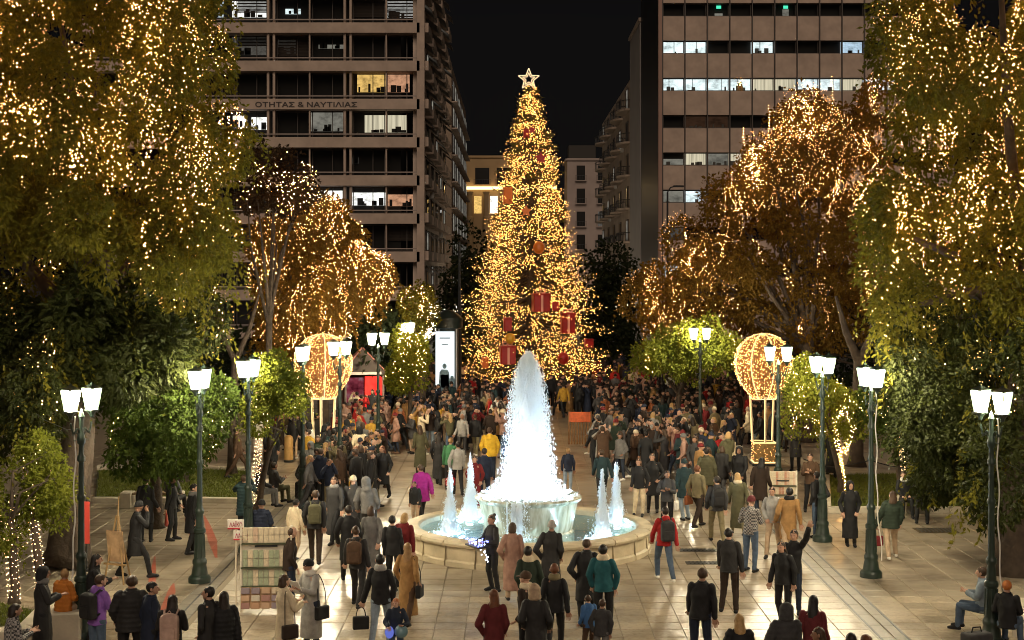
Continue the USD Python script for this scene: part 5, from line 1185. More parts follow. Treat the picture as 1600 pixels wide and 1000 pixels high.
def hair_mesh(style, pose, lod):
    z = joints(pose)['dz']; key = ('h', style, z, lod)
    if key in _cache: return _cache[key]
    h = np.array([0, .025, 1.605 + z]); n = 14 if lod == 0 else 8
    cap = Manifold.hull_points(ball(h + [0, -.016, .022], (.086, .104, .100), n))
    def face_cut(top=.045, y=.040): return Manifold.hull_points(np.array([(sx * .15, h[1] + yy, h[2] + zz) for sx in (-1, 1) for yy, zz in ((y, top), (.3, top + .05), (.3, -.4), (y - .055, -.10), (y - .055, -.4), (y - .03, -.02))]))
    low = Manifold.cube((.4, .4, .3)).translate((-.2, -.2, h[2] - .095 - .3))
    if style == 'short': m = cap - face_cut() - low
    elif style == 'balding': m = (cap - face_cut(.2, .0) - low) - Manifold.hull_points(ball(h + [0, .01, .10], (.07, .08, .06), 8))
    elif style in ('beanie', 'cap'):
        m = Manifold.hull_points(ball(h + [0, -.012, .045], (.092, .108, .100), n)) - Manifold.cube((.4, .4, .3)).translate((-.2, -.2, h[2] + .012 - .3))
        if style == 'cap': m = m + Manifold.hull_points(np.vstack([ball(h + [.06, .09, .03], .012, 6), ball(h + [-.06, .09, .03], .012, 6), ball(h + [.035, .165, .022], .010, 6), ball(h + [-.035, .165, .022], .010, 6)]))
        else: m = m + union(stackrings([ring(h[2] + .005, .094, .110, h[1] - .012, 14), ring(h[2] + .05, .096, .112, h[1] - .012, 14)]))
    elif style == 'bun': m = (cap - face_cut() - low) + Manifold.hull_points(ball(h + [0, -.10, .10], (.045, .045, .045), 8))
    elif style in ('bob', 'long', 'verylong'):
        e = {'bob': -.13, 'long': -.30, 'verylong': -.50}[style]
        body = Manifold.hull_points(np.vstack([ball(h + [0, -.03, .0], (.090, .088, .07), 10), ball(h + [0, -.065 - (.03 if e < -.2 else 0), e * .55], (.100 if e < -.2 else .092, .062, .06), 10)]))
        m = cap + body
        if e < -.2: m = m + Manifold.hull_points(np.vstack([ball(h + [0, -.09, e * .5], (.100, .058, .06), 10), ball(h + [.0, -.115, e], (.070, .035, .03), 10)]))
        m = m - face_cut(.045, .035)
        fc = Manifold.hull_points(ball(h + [0, .06, -.045], (.064, .09, .10), 10)); m = m - fc
    elif style in ('hood', 'scarfhood'):
        m = Manifold.hull_points(np.vstack([ball(h + [0, -.02, .035], (.108, .120, .112), n), ball(h + [0, -.05, -.10], (.115, .095, .06), n)])) - Manifold.hull_points(ball(h + [0, .09, -.02], (.066, .09, .10), 10))
    else: m = cap - face_cut() - low
    v, f = refined(m, .028 if lod == 0 and style not in ('cap',) else 0, 3)
    if lod == 0:
        t = trimesh.Trimesh(v, f, process=False); v = v + t.vertex_normals * ((meshkit.fbm(v * [38, 38, 10], 3, 7) - .5) * .018)[:, None]
    _cache[key] = (v, f); return v, f

CC = dict(black=(.012, .012, .013), offblack=(.022, .021, .021), charcoal=(.045, .044, .045), grey=(.14, .135, .13), lightgrey=(.32, .31, .29), navy=(.016, .022, .042), darkgreen=(.022, .034, .022), olive=(.085, .080, .042),
          khaki=(.17, .14, .075), teal=(.015, .085, .10), tealdark=(.018, .038, .042), brown=(.075, .042, .024), darkbrown=(.032, .020, .014), camel=(.30, .165, .060), cream=(.60, .50, .34), beige=(.40, .29, .19), white=(.72, .69, .62), pinkbeige=(.34, .20, .15),
          red=(.34, .018, .018), darkred=(.15, .015, .016), maroon=(.11, .018, .020), magenta=(.30, .018, .20), purple=(.25, .11, .42), yellow=(.62, .38, .03), orange=(.44, .15, .025), mustard=(.42, .24, .03), jeans=(.075, .11, .165), lightjeans=(.22, .27, .32),
          darkjeans=(.022, .030, .048), green=(.04, .14, .06), blue=(.05, .13, .30), pink=(.46, .31, .25), plaid=(.2, .2, .2), rust=(.26, .085, .03))
HC = dict(black=(.010, .008, .007), dark=(.020, .013, .009), brown=(.055, .030, .016), auburn=(.13, .045, .018), blonde=(.40, .25, .10), fair=(.28, .16, .065), grey=(.28, .26, .24), white=(.5, .47, .42), ginger=(.42, .13, .03))
for k_, v_ in CC.items(): HC.setdefault('c' + k_, v_)
def cloth(c):
    if c == 'plaid' and 'cloth_plaid' not in _mats:
        _mats['cloth_plaid'] = usdkit.material(stage, L + 'cloth_plaid', {'t': ('texture_coordinate', {}), 'c': ('checker_texture', {'scale': 26.0, 'color1': (.34, .32, .30), 'color2': (.05, .05, .055)}), 'p': ('principled_bsdf', {'roughness': .9})},
            [('t.object', 'c.vector'), ('c.color', 'p.base_color')], surface='p.BSDF')
    return M('cloth_' + c, CC[c], .85 if c not in ('black', 'offblack') else .7, 0, .006, 70, .25, 9, .3)
def hairmat(c): return M('hair_' + c, HC[c], .55 if not c.startswith('c') else .85, 0, .006, 90, .3, 14, .4)
SK = [M('skin_%s' % n, c, .55, 0, 0, 1, .10, 8, .4, {'subsurface_weight': .0}) for n, c in (('light', (.50, .30, .21)), ('warm', (.42, .24, .16)), ('tan', (.30, .16, .10)))]
eye_m = M('eye_dark', (.02, .015, .012), .2)

def person(px, top, face, gar, col, legs, lcol, hair, hcol, pose='stand', label='', h=1.72, lod=0, scarf=None, group=None, seat=None, shoes='black', d=None, skin=None, seed=None, wide=None, footpy=None):
    """px, top: pixel column and pixel row of the top of the head; face: degrees, 0 = looking away from the camera, 90 = to the left, -90 = to the right, 180 = towards it"""
    sit = pose.startswith('sit'); z0 = 0.0
    hh = h - (.43 * h / 1.72 if sit else 0)
    if not sit: pose = '%s#%d' % (pose, 1 + (int(px * 13 + top * 7 + (0 if d is None else d * 29)) % (9 if lod == 0 else 4)))
    if sit and seat is not None: z0 = seat - .47 * h / 1.72 + .02 ; 
    if d is None: d = FPX * (CAM_H - hh - z0) / (top - HORIZON)
    x = X(px, d); s = seed if seed is not None else int(px * 7 + top) % 9973
    q = np.random.default_rng(s); sk = SK[int(q.integers(0, 3)) if skin is None else skin]; k = h / 1.72; w = (wide or q.uniform(.95, 1.07)) * k
    t = thing('person', label, 'person', (x, d, z0), face, group)
    sc = np.array([w, w, k]); dz_ = joints(pose)['dz']
    tw, hdt, ln, sw = q.normal(0, .10 if lod == 0 else .22), q.normal(0, .30 if lod == 0 else .45), q.normal(.03, .04), q.normal(0, .025)
    def bend(v):
        v = np.array(v, float); z = v[:, 2] - dz_; s1 = np.clip((z - .92) / .3, 0, 1); s2 = np.clip((z - 1.47) / .06, 0, 1)
        a = tw * s1 * s1 * (3 - 2 * s1) + hdt * s2; c, s_ = np.cos(a), np.sin(a); x, y = v[:, 0].copy(), v[:, 1] - 0
        v[:, 0] = c * x - s_ * y + sw * np.sin(np.clip(z, 0, 1.6) * 2.0); v[:, 1] = s_ * x + c * y + ln * np.clip(z - .9, 0, 1) ** 1.3
        return v
    b = body_mesh(pose, lod); put('body', (bend(b[0]) * sc, b[1]), sk, t, smooth=(45 if lod == 0 else True))
    a = top_mesh(gar, pose, lod, s % 5 if lod == 0 else 0); put('coat' if gar in ('coat', 'long', 'parka') else 'jacket' if gar != 'shirt' else 'shirt', (bend(a[0]) * sc, a[1]), cloth(col), t, smooth=True)
    a = leg_mesh(legs, pose, lod); put('trousers', (bend(a[0]) * sc, a[1]), cloth(lcol), t, smooth=True)
    a = shoe_mesh(pose, lod); put('shoes', (bend(a[0]) * sc, a[1]), cloth(shoes), t, smooth=True)
    if hair != 'bald':
        a = hair_mesh(hair, pose, lod); nm = {'beanie': 'beanie', 'cap': 'cap', 'hood': 'hood', 'scarfhood': 'hood'}.get(hair, 'hair')
        put(nm, (bend(a[0]) * sc, a[1]), hairmat(hcol), t, smooth=True)
    J = joints(pose)
    if gar in ('jacket', 'hoodie') and not sit:
        hm, hw_, th_, hd_ = GAR[gar]; m = MB(); m.tube(np.r_[ring(hm + .02, hw_ * .97, hd_ * .98, 0, 16), ring(hm + .02, hw_ * .97, hd_ * .98, 0, 16)[:1]] * sc if False else bend(np.r_[ring(hm + .02, hw_ * .97, hd_ * .98, 0, 16), ring(hm + .02, hw_ * .97, hd_ * .98, 0, 16)[:1]]) * sc, .012, 5, False)
        m.build('hem', cloth(col), t)
    if scarf:
        z = J['dz']; m = union(stackrings([ring(1.43 + z, .11, .105, .0, 14), ring(1.475 + z, .125, .118, .0, 14), ring(1.535 + z, .095, .10, .0, 14)])) 
        v, f = refined(m, .03, 4); put('scarf', (bend(v) * sc, f), cloth(scarf), t, smooth=True)
    if lod == 0 and abs(face) > 60:
        m = MB()
        for e in (-1, 1): m.octs(bend(np.array([J['head'] + [e * .031, .083, .008]])) * sc, .006)
        m.build('eyes', eye_m, t)
    return dict(prim=t, d=d, x=x, z=z0, rz=face, J=J, sc=sc, label=label)
def at(P, local):
    c, s = math.cos(math.radians(P['rz'])), math.sin(math.radians(P['rz'])); v = np.array(local, float) * P['sc']
    return (P['x'] + c * v[0] - s * v[1], P['d'] + s * v[0] + c * v[1], P['z'] + v[2])
def backpack(P, col, label):
    dz = P['J']['dz']; t = thing('backpack', label, 'backpack', at(P, (0, -.21, 1.20 + dz)), P['rz'])
    v, f = refined(Manifold.hull_points(np.vstack([ball((sx * .12, y, z), .035, 8) for sx in (-1, 1) for y in (-.05, .06) for z in (-.20, .17)] + [ball((0, 0, .22), (.1, .05, .03), 8)])), .05, 3)
    put('pack', (v, f), cloth(col), t, smooth=40)
    v, f = refined(Manifold.hull_points(np.vstack([ball((sx * .09, -.10, z), .02, 8) for sx in (-1, 1) for z in (-.17, .0)])), 0); put('front_pocket', (v, f), cloth(col), t, smooth=40)
    m = MB()
    for sx in (-1, 1): m.tube([(sx * .10, .06, .20), (sx * .115, .17, .27), (sx * .12, .30, .20), (sx * .125, .345, .06), (sx * .13, .24, -.12), (sx * .12, .08, -.18)], .018, 6)
    m.build('strap', cloth(col), t)
    MB().tube([(-.03, 0, .25), (0, 0, .285), (.03, 0, .25)], .009, 5).build('handle', cloth(col), t)
def bag(P, side, col, label, kind='hand', name='handbag'):
    J = P['J']; sx = 1 if side == 'R' else -1
    if kind == 'hand': w = J['wr' + side] + (J['wr' + side] - J['el' + side]) * .42; pos = at(P, w - [0, 0, .02]); hang = .16
    else: pos = at(P, (sx * .27, -.02, .98 + J['dz'])); hang = .12
    t = thing(name, label, 'bag', pos, P['rz'] + (0 if kind != 'hand' else 20))
    v, f = refined(Manifold.hull_points(np.vstack([ball(((a * .13, y, z) if kind == 'hand' else (y, a * .13, z)), .025, 8) for a in (-1, 1) for y in (-.03, .03) for z in (-hang - .22, -hang - .02)])), .05, 2); put('bag_body', (v, f), cloth(col), t, smooth=40)
    a = np.linspace(0, math.pi, 10)
    top = .02 if kind == 'hand' else .46
    MB().tube(np.c_[.09 * np.cos(a), np.zeros(10), -hang + (hang + top) * np.sin(a)] if kind == 'hand' else np.c_[-sx * .13 * np.sin(a) ** 2, .10 * np.cos(a), -hang + (hang + .47) * np.sin(a) ** .8], .010, 5).build('strap', cloth(col), t)

R, T, Lf, A = -90, 180, 90, 0
P = person
# --- lower left group
P(18, 944, -60, 'shirt', 'plaid', 'trousers', 'black', 'bob', 'dark', 'sit_phone', 'seated person in black and white checked shirt at the lower left corner', seat=.5)
P(66, 886, -70, 'long', 'offblack', 'trousers', 'black', 'hood', 'cblack', 'stand_phone', 'tall person in long black coat and grey scarf looking at a phone on the left', 1.75, scarf='grey')
P(99, 893, -30, 'puffer', 'orange', 'trousers', 'beige', 'short', 'fair', 'sit_lap', 'person in fluffy orange jacket seated on the pale block', 1.6, seat=.63, d=29.6)
p = P(153, 898, -35, 'hoodie', 'purple', 'trousers', 'jeans', 'short', 'brown', 'stand_phone', 'person in purple hoodie with black backpack beside the left lamp post', 1.72); backpack(p, 'offblack', 'black backpack on the purple hoodie')
P(146, 866, -70, 'coat', 'black', 'trousers', 'black', 'verylong', 'black', 'stand_phone', 'person with very long black hair behind the purple hoodie', 1.68)
P(206, 899, 8, 'puffer', 'offblack', 'trousers', 'black', 'short', 'brown', 'stand_pocket', 'broad man in black hooded puffer jacket seen from behind, lower left', 1.80, wide=1.16)
P(236, 909, -50, 'coat', 'navy', 'trousers', 'black', 'short', 'black', 'stand', 'dark-haired man in navy coat between puffer jacket and pale backpack', 1.76)
p = P(269, 930, 0, 'hoodie', 'offblack', 'trousers', 'black', 'long', 'dark', 'stand_phone', 'long-haired woman in black carrying a pale pink backpack', 1.66, wide=1.06); backpack(p, 'pink', 'pale pink backpack on the woman in black')
P(326, 916, 60, 'jacket', 'offblack', 'trousers', 'black', 'short', 'black', 'stand_pocket', 'black-haired man in dark jacket looking left, below the second lamp', 1.78)
p = P(350, 924, 20, 'puffer', 'black', 'trousers', 'black', 'verylong', 'dark', 'stand', 'long-haired woman in black right behind the man looking left', 1.68); bag(p, 'R', 'offblack', 'black shoulder bag of the long-haired woman in black', 'shoulder')
P(211, 784, -70, 'coat', 'black', 'trousers', 'black', 'beanie', 'cblack', 'walk_cup', 'walking man in black raising a white cup to his face, left', 1.78)
P(228, 744, 0, 'coat', 'black', 'trousers', 'black', 'short', 'dark', 'stand', 'person in black behind the tree trunk at the left lawn', 1.74)
P(300, 756, -60, 'coat', 'black', 'trousers', 'black', 'short', 'black', 'stand', 'man in black leaning behind the second left lamp post', 1.76, scarf='grey')
P(268, 736, -20, 'jacket', 'grey', 'trousers', 'black', 'short', 'dark', 'sit_lap', 'person in grey jacket seated on the left bench', seat=.47)
P(381, 742, 5, 'parka', 'tealdark', 'trousers', 'black', 'short', 'brown', 'stand_photo', 'person in dark teal parka taking a photo beside the left lawn', 1.72)
P(408, 782, -20, 'puffer', 'navy', 'trousers', 'black', 'beanie', 'cblack', 'sit_lap', 'crouched person in navy behind the ticket stand', seat=.45)
P(414, 787, 160, 'jacket', 'red', 'trousers', 'black', 'cap', 'cred', 'sit_lap', 'ticket seller in red behind the ticket stand', 1.72, seat=.75, d=33.0)
P(452, 824, -60, 'jacket', 'darkbrown', 'trousers', 'navy', 'balding', 'brown', 'stand_pocket', 'nearly bald man in dark brown jacket at the ticket stand', 1.76)
p = P(444, 898, -55, 'long', 'cream', 'trousers', 'cream', 'bob', 'brown', 'stand_phone', 'woman in long cream coat facing the woman with a paper', 1.70); bag(p, 'R', 'darkbrown', 'dark brown crossbody bag on the cream coat', 'shoulder')
p = P(486, 874, 140, 'long', 'lightgrey', 'trousers', 'darkjeans', 'beanie', 'cblack', 'stand_phone', 'woman in black beanie and long grey coat reading a white paper', 1.70, scarf='white'); bag(p, 'L', 'black', 'black bag on the grey coat of the reading woman', 'shoulder')
t = thing('paper', 'white paper held between the two women in pale coats', 'paper', at(p, (0, .36, 1.24)), p['rz']); MB().box((0, 0, 0), (.26, .01, .30), rx=-.5).build('sheet', M('paper_white', (.75, .72, .66), .7), t); MB().box((0, .004, -.152), (.26, .016, .01), rx=-.5).build('fold', M('paper_white'), t)
p = P(493, 766, 3, 'jacket', 'offblack', 'trousers', 'darkbrown', 'short', 'brown', 'walk', 'man in dark jacket with olive backpack walking away, left of the fountain', 1.80); backpack(p, 'olive', 'olive backpack on the man left of the fountain')
p = P(556, 822, -4, 'jacket', 'offblack', 'trousers', 'black', 'bun', 'brown', 'walk', 'person with brown backpack and black trousers walking towards the fountain', 1.74); backpack(p, 'brown', 'brown backpack on the person with black trousers')
P(545, 790, 10, 'coat', 'black', 'trousers', 'black', 'short', 'dark', 'walk', 'man in black coat beside the long grey coat', 1.78)
P(579, 791, -8, 'long', 'grey', 'trousers', 'lightjeans', 'bob', 'brown', 'walk', 'woman in long grey coat walking away left of the fountain', 1.72)
P(612, 806, -10, 'jacket', 'black', 'trousers', 'black', 'short', 'black', 'stand', 'black-haired person in black next to the red coat', 1.70)
P(631, 802, -15, 'coat', 'darkred', 'trousers', 'black', 'bob', 'blonde', 'stand', 'blonde woman in dark red coat at the left rim of the fountain', 1.68)
p = P(637, 848, -12, 'long', 'camel', 'trousers', 'brown', 'verylong', 'fair', 'walk', 'woman with very long hair and camel coat left of the fountain', 1.68); bag(p, 'R', 'black', 'black bag on the camel coat', 'shoulder')
p = P(594, 866, -6, 'jacket', 'black', 'trousers', 'lightjeans', 'short', 'black', 'walk_carry', 'man in black leather jacket with pale blue hood and light jeans', 1.80, scarf='lightgrey', shoes='white'); bag(p, 'L', 'black', 'black bag carried by the man in light jeans', 'hand')
p = P(619, 934, 175, 'hoodie', 'darkjeans', 'trousers', 'jeans', 'short', 'ginger', 'stand_tray', 'child facing us holding a glowing blue balloon', 1.30)
t = thing('glow_balloon', 'blue and turquoise glowing balloon toy held by the child', 'balloon', at(p, (-.02, .30, 1.05)), 0)
gl = glow('toy_blue', (.20, .26, .9), .6); gl2 = M('toy_turquoise', (.16, .28, .32), .3)
m = trimesh.creation.icosphere(2, .10); m.apply_scale([.8, .8, 1.1]); m.apply_translation([-.10, 0, -.06]); put('lit_side', m, gl, t, smooth=True)
m = trimesh.creation.icosphere(2, .12); m.apply_translation([.11, .02, -.05]); put('clear_side', m, gl2, t, smooth=True); MB().tube([(0, 0, -.2), (0, .02, -.5)], .012, 6).build('stick', cable_white, t)
# --- in front of the fountain
p = P(770, 804, 120, 'jacket', 'offblack', 'trousers', 'black', 'bun', 'dark', 'stand_tray', 'seller in black with a tray of blue glowing toys before the fountain', 1.72)
t = thing('toy_tray', 'tray of blue and white glowing toys at the fountain rim', 'tray', at(p, (0, .40, 1.06)), p['rz'])
MB().box((0, 0, 0), (.62, .30, .04), bev=.01).build('tray', dark_iron, t); m = MB(); r = np.random.default_rng(5)
m.octs(np.c_[r.uniform(-.30, .30, 46), r.uniform(-.14, .14, 46), r.uniform(.03, .14, 46)], r.uniform(.014, .034, 46)); m.build('blue_toys', glow('toy_led', (.22, .25, 1.0), 4.0), t, kind='stuff')
m = MB(); m.octs(np.c_[r.uniform(-.30, .30, 16), r.uniform(-.14, .14, 16), r.uniform(.03, .14, 16)], .025); m.octs(np.c_[r.uniform(-.2, .1, 12), r.uniform(-.17, -.13, 12), r.uniform(-.36, -.05, 12)], .024); m.build('white_toys', glow('toy_white', (.75, .8, 1.0), 3.0), t, kind='stuff')
P(801, 817, 8, 'long', 'pinkbeige', 'trousers', 'beige', 'bob', 'brown', 'stand_pocket', 'woman with brown bob and long pinkish coat facing the fountain', 1.68)
P(862, 813, -4, 'long', 'offblack', 'trousers', 'black', 'balding', 'grey', 'stand_pocket', 'grey-haired man in long black coat facing the fountain', 1.80)
P(825, 854, 4, 'jacket', 'darkgreen', 'trousers', 'lightgrey', 'short', 'black', 'stand_pocket', 'man in dark olive jacket with cream hood facing the fountain', 1.74, scarf='cream')
P(822, 894, 70, 'jacket', 'darkbrown', 'trousers', 'black', 'cap', 'cbrown', 'stand_pocket', 'man in brown cap with cream collar looking left', 1.74, scarf='cream')
P(835, 914, 5, 'coat', 'offblack', 'trousers', 'black', 'hood', 'cbeige', 'stand_pocket', 'person in black coat with tan fur hood, bottom middle', 1.72)
P(866, 881, -6, 'jacket', 'black', 'trousers', 'black', 'short', 'auburn', 'walk', 'short-haired person in black jacket with yellowish collar walking to the fountain', 1.74, scarf='khaki')
P(772, 921, 6, 'coat', 'maroon', 'trousers', 'black', 'verylong', 'auburn', 'stand_pocket', 'woman with very long auburn hair and maroon coat, bottom middle', 1.68)
P(917, 842, 5, 'coat', 'black', 'trousers', 'black', 'balding', 'brown', 'stand_pocket', 'nearly bald man in black coat next to the teal jacket', 1.76)
P(942, 851, -5, 'jacket', 'teal', 'trousers', 'black', 'short', 'black', 'stand', 'man in teal jacket with white hood facing the fountain', 1.78, scarf='cream')
P(940, 937, -20, 'jacket', 'charcoal', 'trousers', 'grey', 'short', 'brown', 'stand', 'child in grey jacket at the bottom right of the fountain', 1.25)
P(920, 930, 30, 'jacket', 'blue', 'trousers', 'brown', 'short', 'brown', 'stand', 'small child in blue jacket beside the child in grey', 1.15)
# --- right of the fountain
p = P(1040, 792, 8, 'hoodie', 'red', 'trousers', 'jeans', 'short', 'dark', 'walk', 'person in red jacket with dark backpack at the right rim of the fountain', 1.72, shoes='white'); backpack(p, 'charcoal', 'dark backpack on the red jacket')
P(1138, 826, -12, 'jacket', 'offblack', 'trousers', 'darkbrown', 'short', 'black', 'stand', 'man in black jacket and dark brown trousers alone right of the fountain', 1.76)
P(1097, 888, -14, 'jacket', 'black', 'trousers', 'navy', 'short', 'brown', 'stand', 'man in black jacket seen from behind, lower right of the middle', 1.78)
P(1156, 960, 6, 'puffer', 'black', 'trousers', 'black', 'long', 'blonde', 'stand', 'blonde person in black at the bottom edge', 1.68)
P(1229, 944, 3, 'parka', 'charcoal', 'trousers', 'black', 'hood', 'ccharcoal', 'stand', 'person with dark hood up at the bottom edge', 1.78)
P(1271, 931, -8, 'coat', 'maroon', 'trousers', 'black', 'verylong', 'black', 'stand', 'woman with long black hair and maroon coat, lower right', 1.68)
P(1283, 980, 100, 'coat', 'black', 'trousers', 'black', 'long', 'brown', 'stand', 'brown-haired woman at the bottom edge beside the maroon coat', 1.66)
P(1330, 989, 10, 'coat', 'black', 'trousers', 'black', 'short', 'dark', 'stand', 'dark-haired head at the bottom edge, the left one of two', 1.70)
P(1353, 991, 170, 'coat', 'black', 'trousers', 'black', 'long', 'auburn', 'stand', 'auburn-haired head at the bottom edge, the right one of two', 1.68)
P(1241, 827, 168, 'jacket', 'black', 'trousers', 'darkjeans', 'short', 'dark', 'stand_selfie', 'man in black leather jacket with one arm raised for a selfie', 1.78)
P(1222, 846, 150, 'jacket', 'black', 'trousers', 'black', 'long', 'dark', 'stand', 'woman in black beside the man with raised arm', 1.68)
P(1172, 776, -35, 'shirt', 'plaid', 'trousers', 'jeans', 'beanie', 'cmaroon', 'stand_phone', 'person in checked jacket, jeans and dark red beanie', 1.78)
P(1234, 762, 0, 'coat', 'camel', 'trousers', 'beige', 'short', 'black', 'walk', 'man in camel coat with thick black scarf walking away', 1.80, scarf='black')
P(1207, 760, 160, 'jacket', 'lightgrey', 'trousers', 'beige', 'short', 'dark', 'walk_pocket', 'bearded man in pale grey jacket beside the camel coat', 1.76)
P(1153, 739, 3, 'long', 'olive', 'trousers', 'khaki', 'bob', 'blonde', 'walk', 'blonde woman in long grey-green coat walking away, right', 1.70, scarf='cream')
p = P(1121, 744, 2, 'jacket', 'charcoal', 'trousers', 'khaki', 'short', 'dark', 'walk', 'man with dark backpack and khaki trousers, right of the fountain', 1.76); backpack(p, 'offblack', 'dark backpack of the man in khaki trousers')
p = P(1090, 727, -40, 'jacket', 'khaki', 'trousers', 'darkbrown', 'short', 'auburn', 'walk_carry', 'person in khaki jacket and brown trousers with rust bag', 1.74); bag(p, 'L', 'rust', 'rust-brown bag of the person in khaki jacket', 'shoulder')
P(1104, 700, -5, 'parka', 'olive', 'trousers', 'black', 'short', 'dark', 'stand', 'man in olive parka in the right-hand crowd', 1.78)
P(1070, 718, 20, 'parka', 'tealdark', 'trousers', 'lightjeans', 'beanie', 'ctealdark', 'stand', 'person in dark teal parka and beanie left of the olive parka', 1.74)
p = P(1042, 735, 165, 'jacket', 'charcoal', 'trousers', 'black', 'long', 'dark', 'stand_phone', 'long-haired woman facing us with a white shopping bag', 1.66); bag(p, 'L', 'white', 'white shopping bag right of the fountain', 'shoulder')
P(1019, 708, 175, 'coat', 'black', 'trousers', 'black', 'short', 'dark', 'stand_pocket', 'man in black coat facing us, right of the small jets', 1.76)
P(998, 716, 170, 'jacket', 'black', 'trousers', 'cream', 'long', 'brown', 'stand', 'woman in black jacket and wide cream trousers right of the small jets', 1.70)
P(1190, 715, -10, 'coat', 'darkbrown', 'trousers', 'darkjeans', 'long', 'black', 'stand', 'long-haired person in dark brown coat left of the right ticket stand', 1.74)
P(1155, 698, 150, 'long', 'black', 'trousers', 'black', 'hood', 'cblack', 'walk', 'person in long black hooded coat left of the right balloon', 1.76)
P(1128, 668, 0, 'jacket', 'beige', 'trousers', 'black', 'short', 'dark', 'stand', 'person in pale beige jacket and black trousers in the right crowd', 1.72)
P(1328, 752, 175, 'long', 'black', 'trousers', 'black', 'hood', 'cblack', 'stand_pocket', 'woman in long black hooded coat standing alone on the right', 1.70)
p = P(1395, 767, -10, 'puffer', 'darkgreen', 'trousers', 'beige', 'long', 'brown', 'walk_carry', 'woman in dark green puffer jacket and pale trousers on the right', 1.70, shoes='white'); bag(p, 'L', 'darkred', 'dark red bag carried by the woman in green puffer jacket', 'hand')
P(1279, 737, 30, 'jacket', 'offblack', 'trousers', 'jeans', 'short', 'dark', 'stand_pocket', 'man in dark jacket and grey jeans leaning at the right lamp base', 1.78)
P(1266, 708, 170, 'jacket', 'brown', 'trousers', 'black', 'short', 'black', 'stand_phone', 'man in brown jacket beside the right ticket stand', 1.76)
P(1412, 736, 175, 'jacket', 'black', 'trousers', 'black', 'short', 'brown', 'sit_lap', 'seated person in black with white shirt on the right bench, the left one', 1.74, seat=.47, scarf='white')
P(1438, 742, 165, 'jacket', 'black', 'trousers', 'black', 'short', 'black', 'sit_phone', 'seated person all in black on the right bench, the right one', 1.74, seat=.47)
P(1300, 668, 170, 'long', 'black', 'trousers', 'black', 'short', 'black', 'stand', 'person in black between the balloon and the wrapped stem, right', 1.78)
P(1243, 660, 150, 'coat', 'charcoal', 'trousers', 'black', 'short', 'brown', 'stand_phone', 'person in dark coat under the round right tree', 1.74)
P(1536, 886, 60, 'jacket', 'lightjeans', 'trousers', 'jeans', 'short', 'brown', 'sit_phone', 'seated person in pale denim jacket beside the right lamp', 1.70, seat=.5)
P(1572, 908, -30, 'jacket', 'black', 'trousers', 'jeans', 'short', 'ginger', 'sit_lap', 'seated red-haired person in black at the lower right edge', 1.70, seat=.5)
t = thing('luggage_bag', 'dark bag standing beside the lower right lamp post', 'bag', (X(1526, 28.2), 28.2, 0), 20)
v, f = refined(Manifold.hull_points(np.vstack([ball((a * .22, y, z), .05, 8) for a in (-1, 1) for y in (-.10, .10) for z in (.06, .48)])), .08, 2); put('bag_body', (v, f), cloth('charcoal'), t, smooth=40)
MB().tube([(-.12, 0, .5), (-.08, 0, .62), (.08, 0, .62), (.12, 0, .5)], .014, 6).build('handle', cloth('black'), t)
P(1580, 690, 120, 'coat', 'darkred', 'trousers', 'black', 'short', 'dark', 'stand', 'person in dark red by the trunk of the tallest right tree', 1.74)
# --- left crowd, picked out
P(572, 746, 3, 'hoodie', 'grey', 'trousers', 'charcoal', 'hood', 'cgrey', 'walk_pocket', 'person in grey hooded jacket walking away, upper left of the fountain', 1.80, wide=1.1)
P(552, 744, 6, 'coat', 'charcoal', 'trousers', 'black', 'beanie', 'ccream', 'walk', 'person in dark coat and cream beanie left of the grey hood', 1.74)
p = P(658, 726, 20, 'parka', 'magenta', 'trousers', 'black', 'short', 'brown', 'walk', 'person in magenta parka left of the fountain', 1.66)
P(648, 752, 150, 'jacket', 'black', 'trousers', 'beige', 'short', 'dark', 'stand', 'child in black before the magenta parka', 1.25)
P(522, 745, 160, 'long', 'charcoal', 'trousers', 'black', 'long', 'brown', 'walk', 'woman in open dark coat walking towards us on the left', 1.74, scarf='lightgrey')
p = P(566, 698, 170, 'coat', 'cream', 'trousers', 'cream', 'bob', 'blonde', 'stand', 'woman in cream coat holding a mustard bag', 1.68); bag(p, 'R', 'mustard', 'mustard-coloured bag in the left crowd', 'hand')
P(598, 696, 165, 'coat', 'black', 'trousers', 'black', 'long', 'auburn', 'walk', 'woman in black coat walking towards us, right edge of the left crowd', 1.70)
P(765, 668, 5, 'puffer', 'yellow', 'trousers', 'navy', 'short', 'brown', 'stand', 'person in bright yellow jacket behind the small left jets', 1.80)
p = P(716, 690, 8, 'jacket', 'lightgrey', 'trousers', 'black', 'short', 'black', 'walk_carry', 'person in pale grey jacket with red bag behind the left jets', 1.72); bag(p, 'L', 'red', 'red bag behind the small left jets', 'hand')
P(704, 684, 0, 'jacket', 'green', 'trousers', 'black', 'short', 'fair', 'stand', 'person in green jacket behind the small left jets', 1.70)
P(656, 664, 5, 'long', 'olive', 'trousers', 'darkbrown', 'long', 'brown', 'stand', 'person in long drab olive coat left of the tall jet', 1.72)
P(686, 676, -5, 'long', 'offblack', 'trousers', 'black', 'verylong', 'dark', 'walk', 'long-haired person in black walking away, left of the small jets', 1.76)
P(742, 712, 175, 'jacket', 'darkred', 'trousers', 'darkred', 'short', 'dark', 'stand', 'person in dark red between the small left jets', 1.62)
P(757, 700, 0, 'jacket', 'navy', 'trousers', 'navy', 'short', 'dark', 'stand', 'person in navy just left of the tall jet', 1.76)
P(932, 660, 0, 'coat', 'black', 'trousers', 'black', 'short', 'dark', 'walk', 'man in black coat walking on the open path right of the tall jet', 1.78)
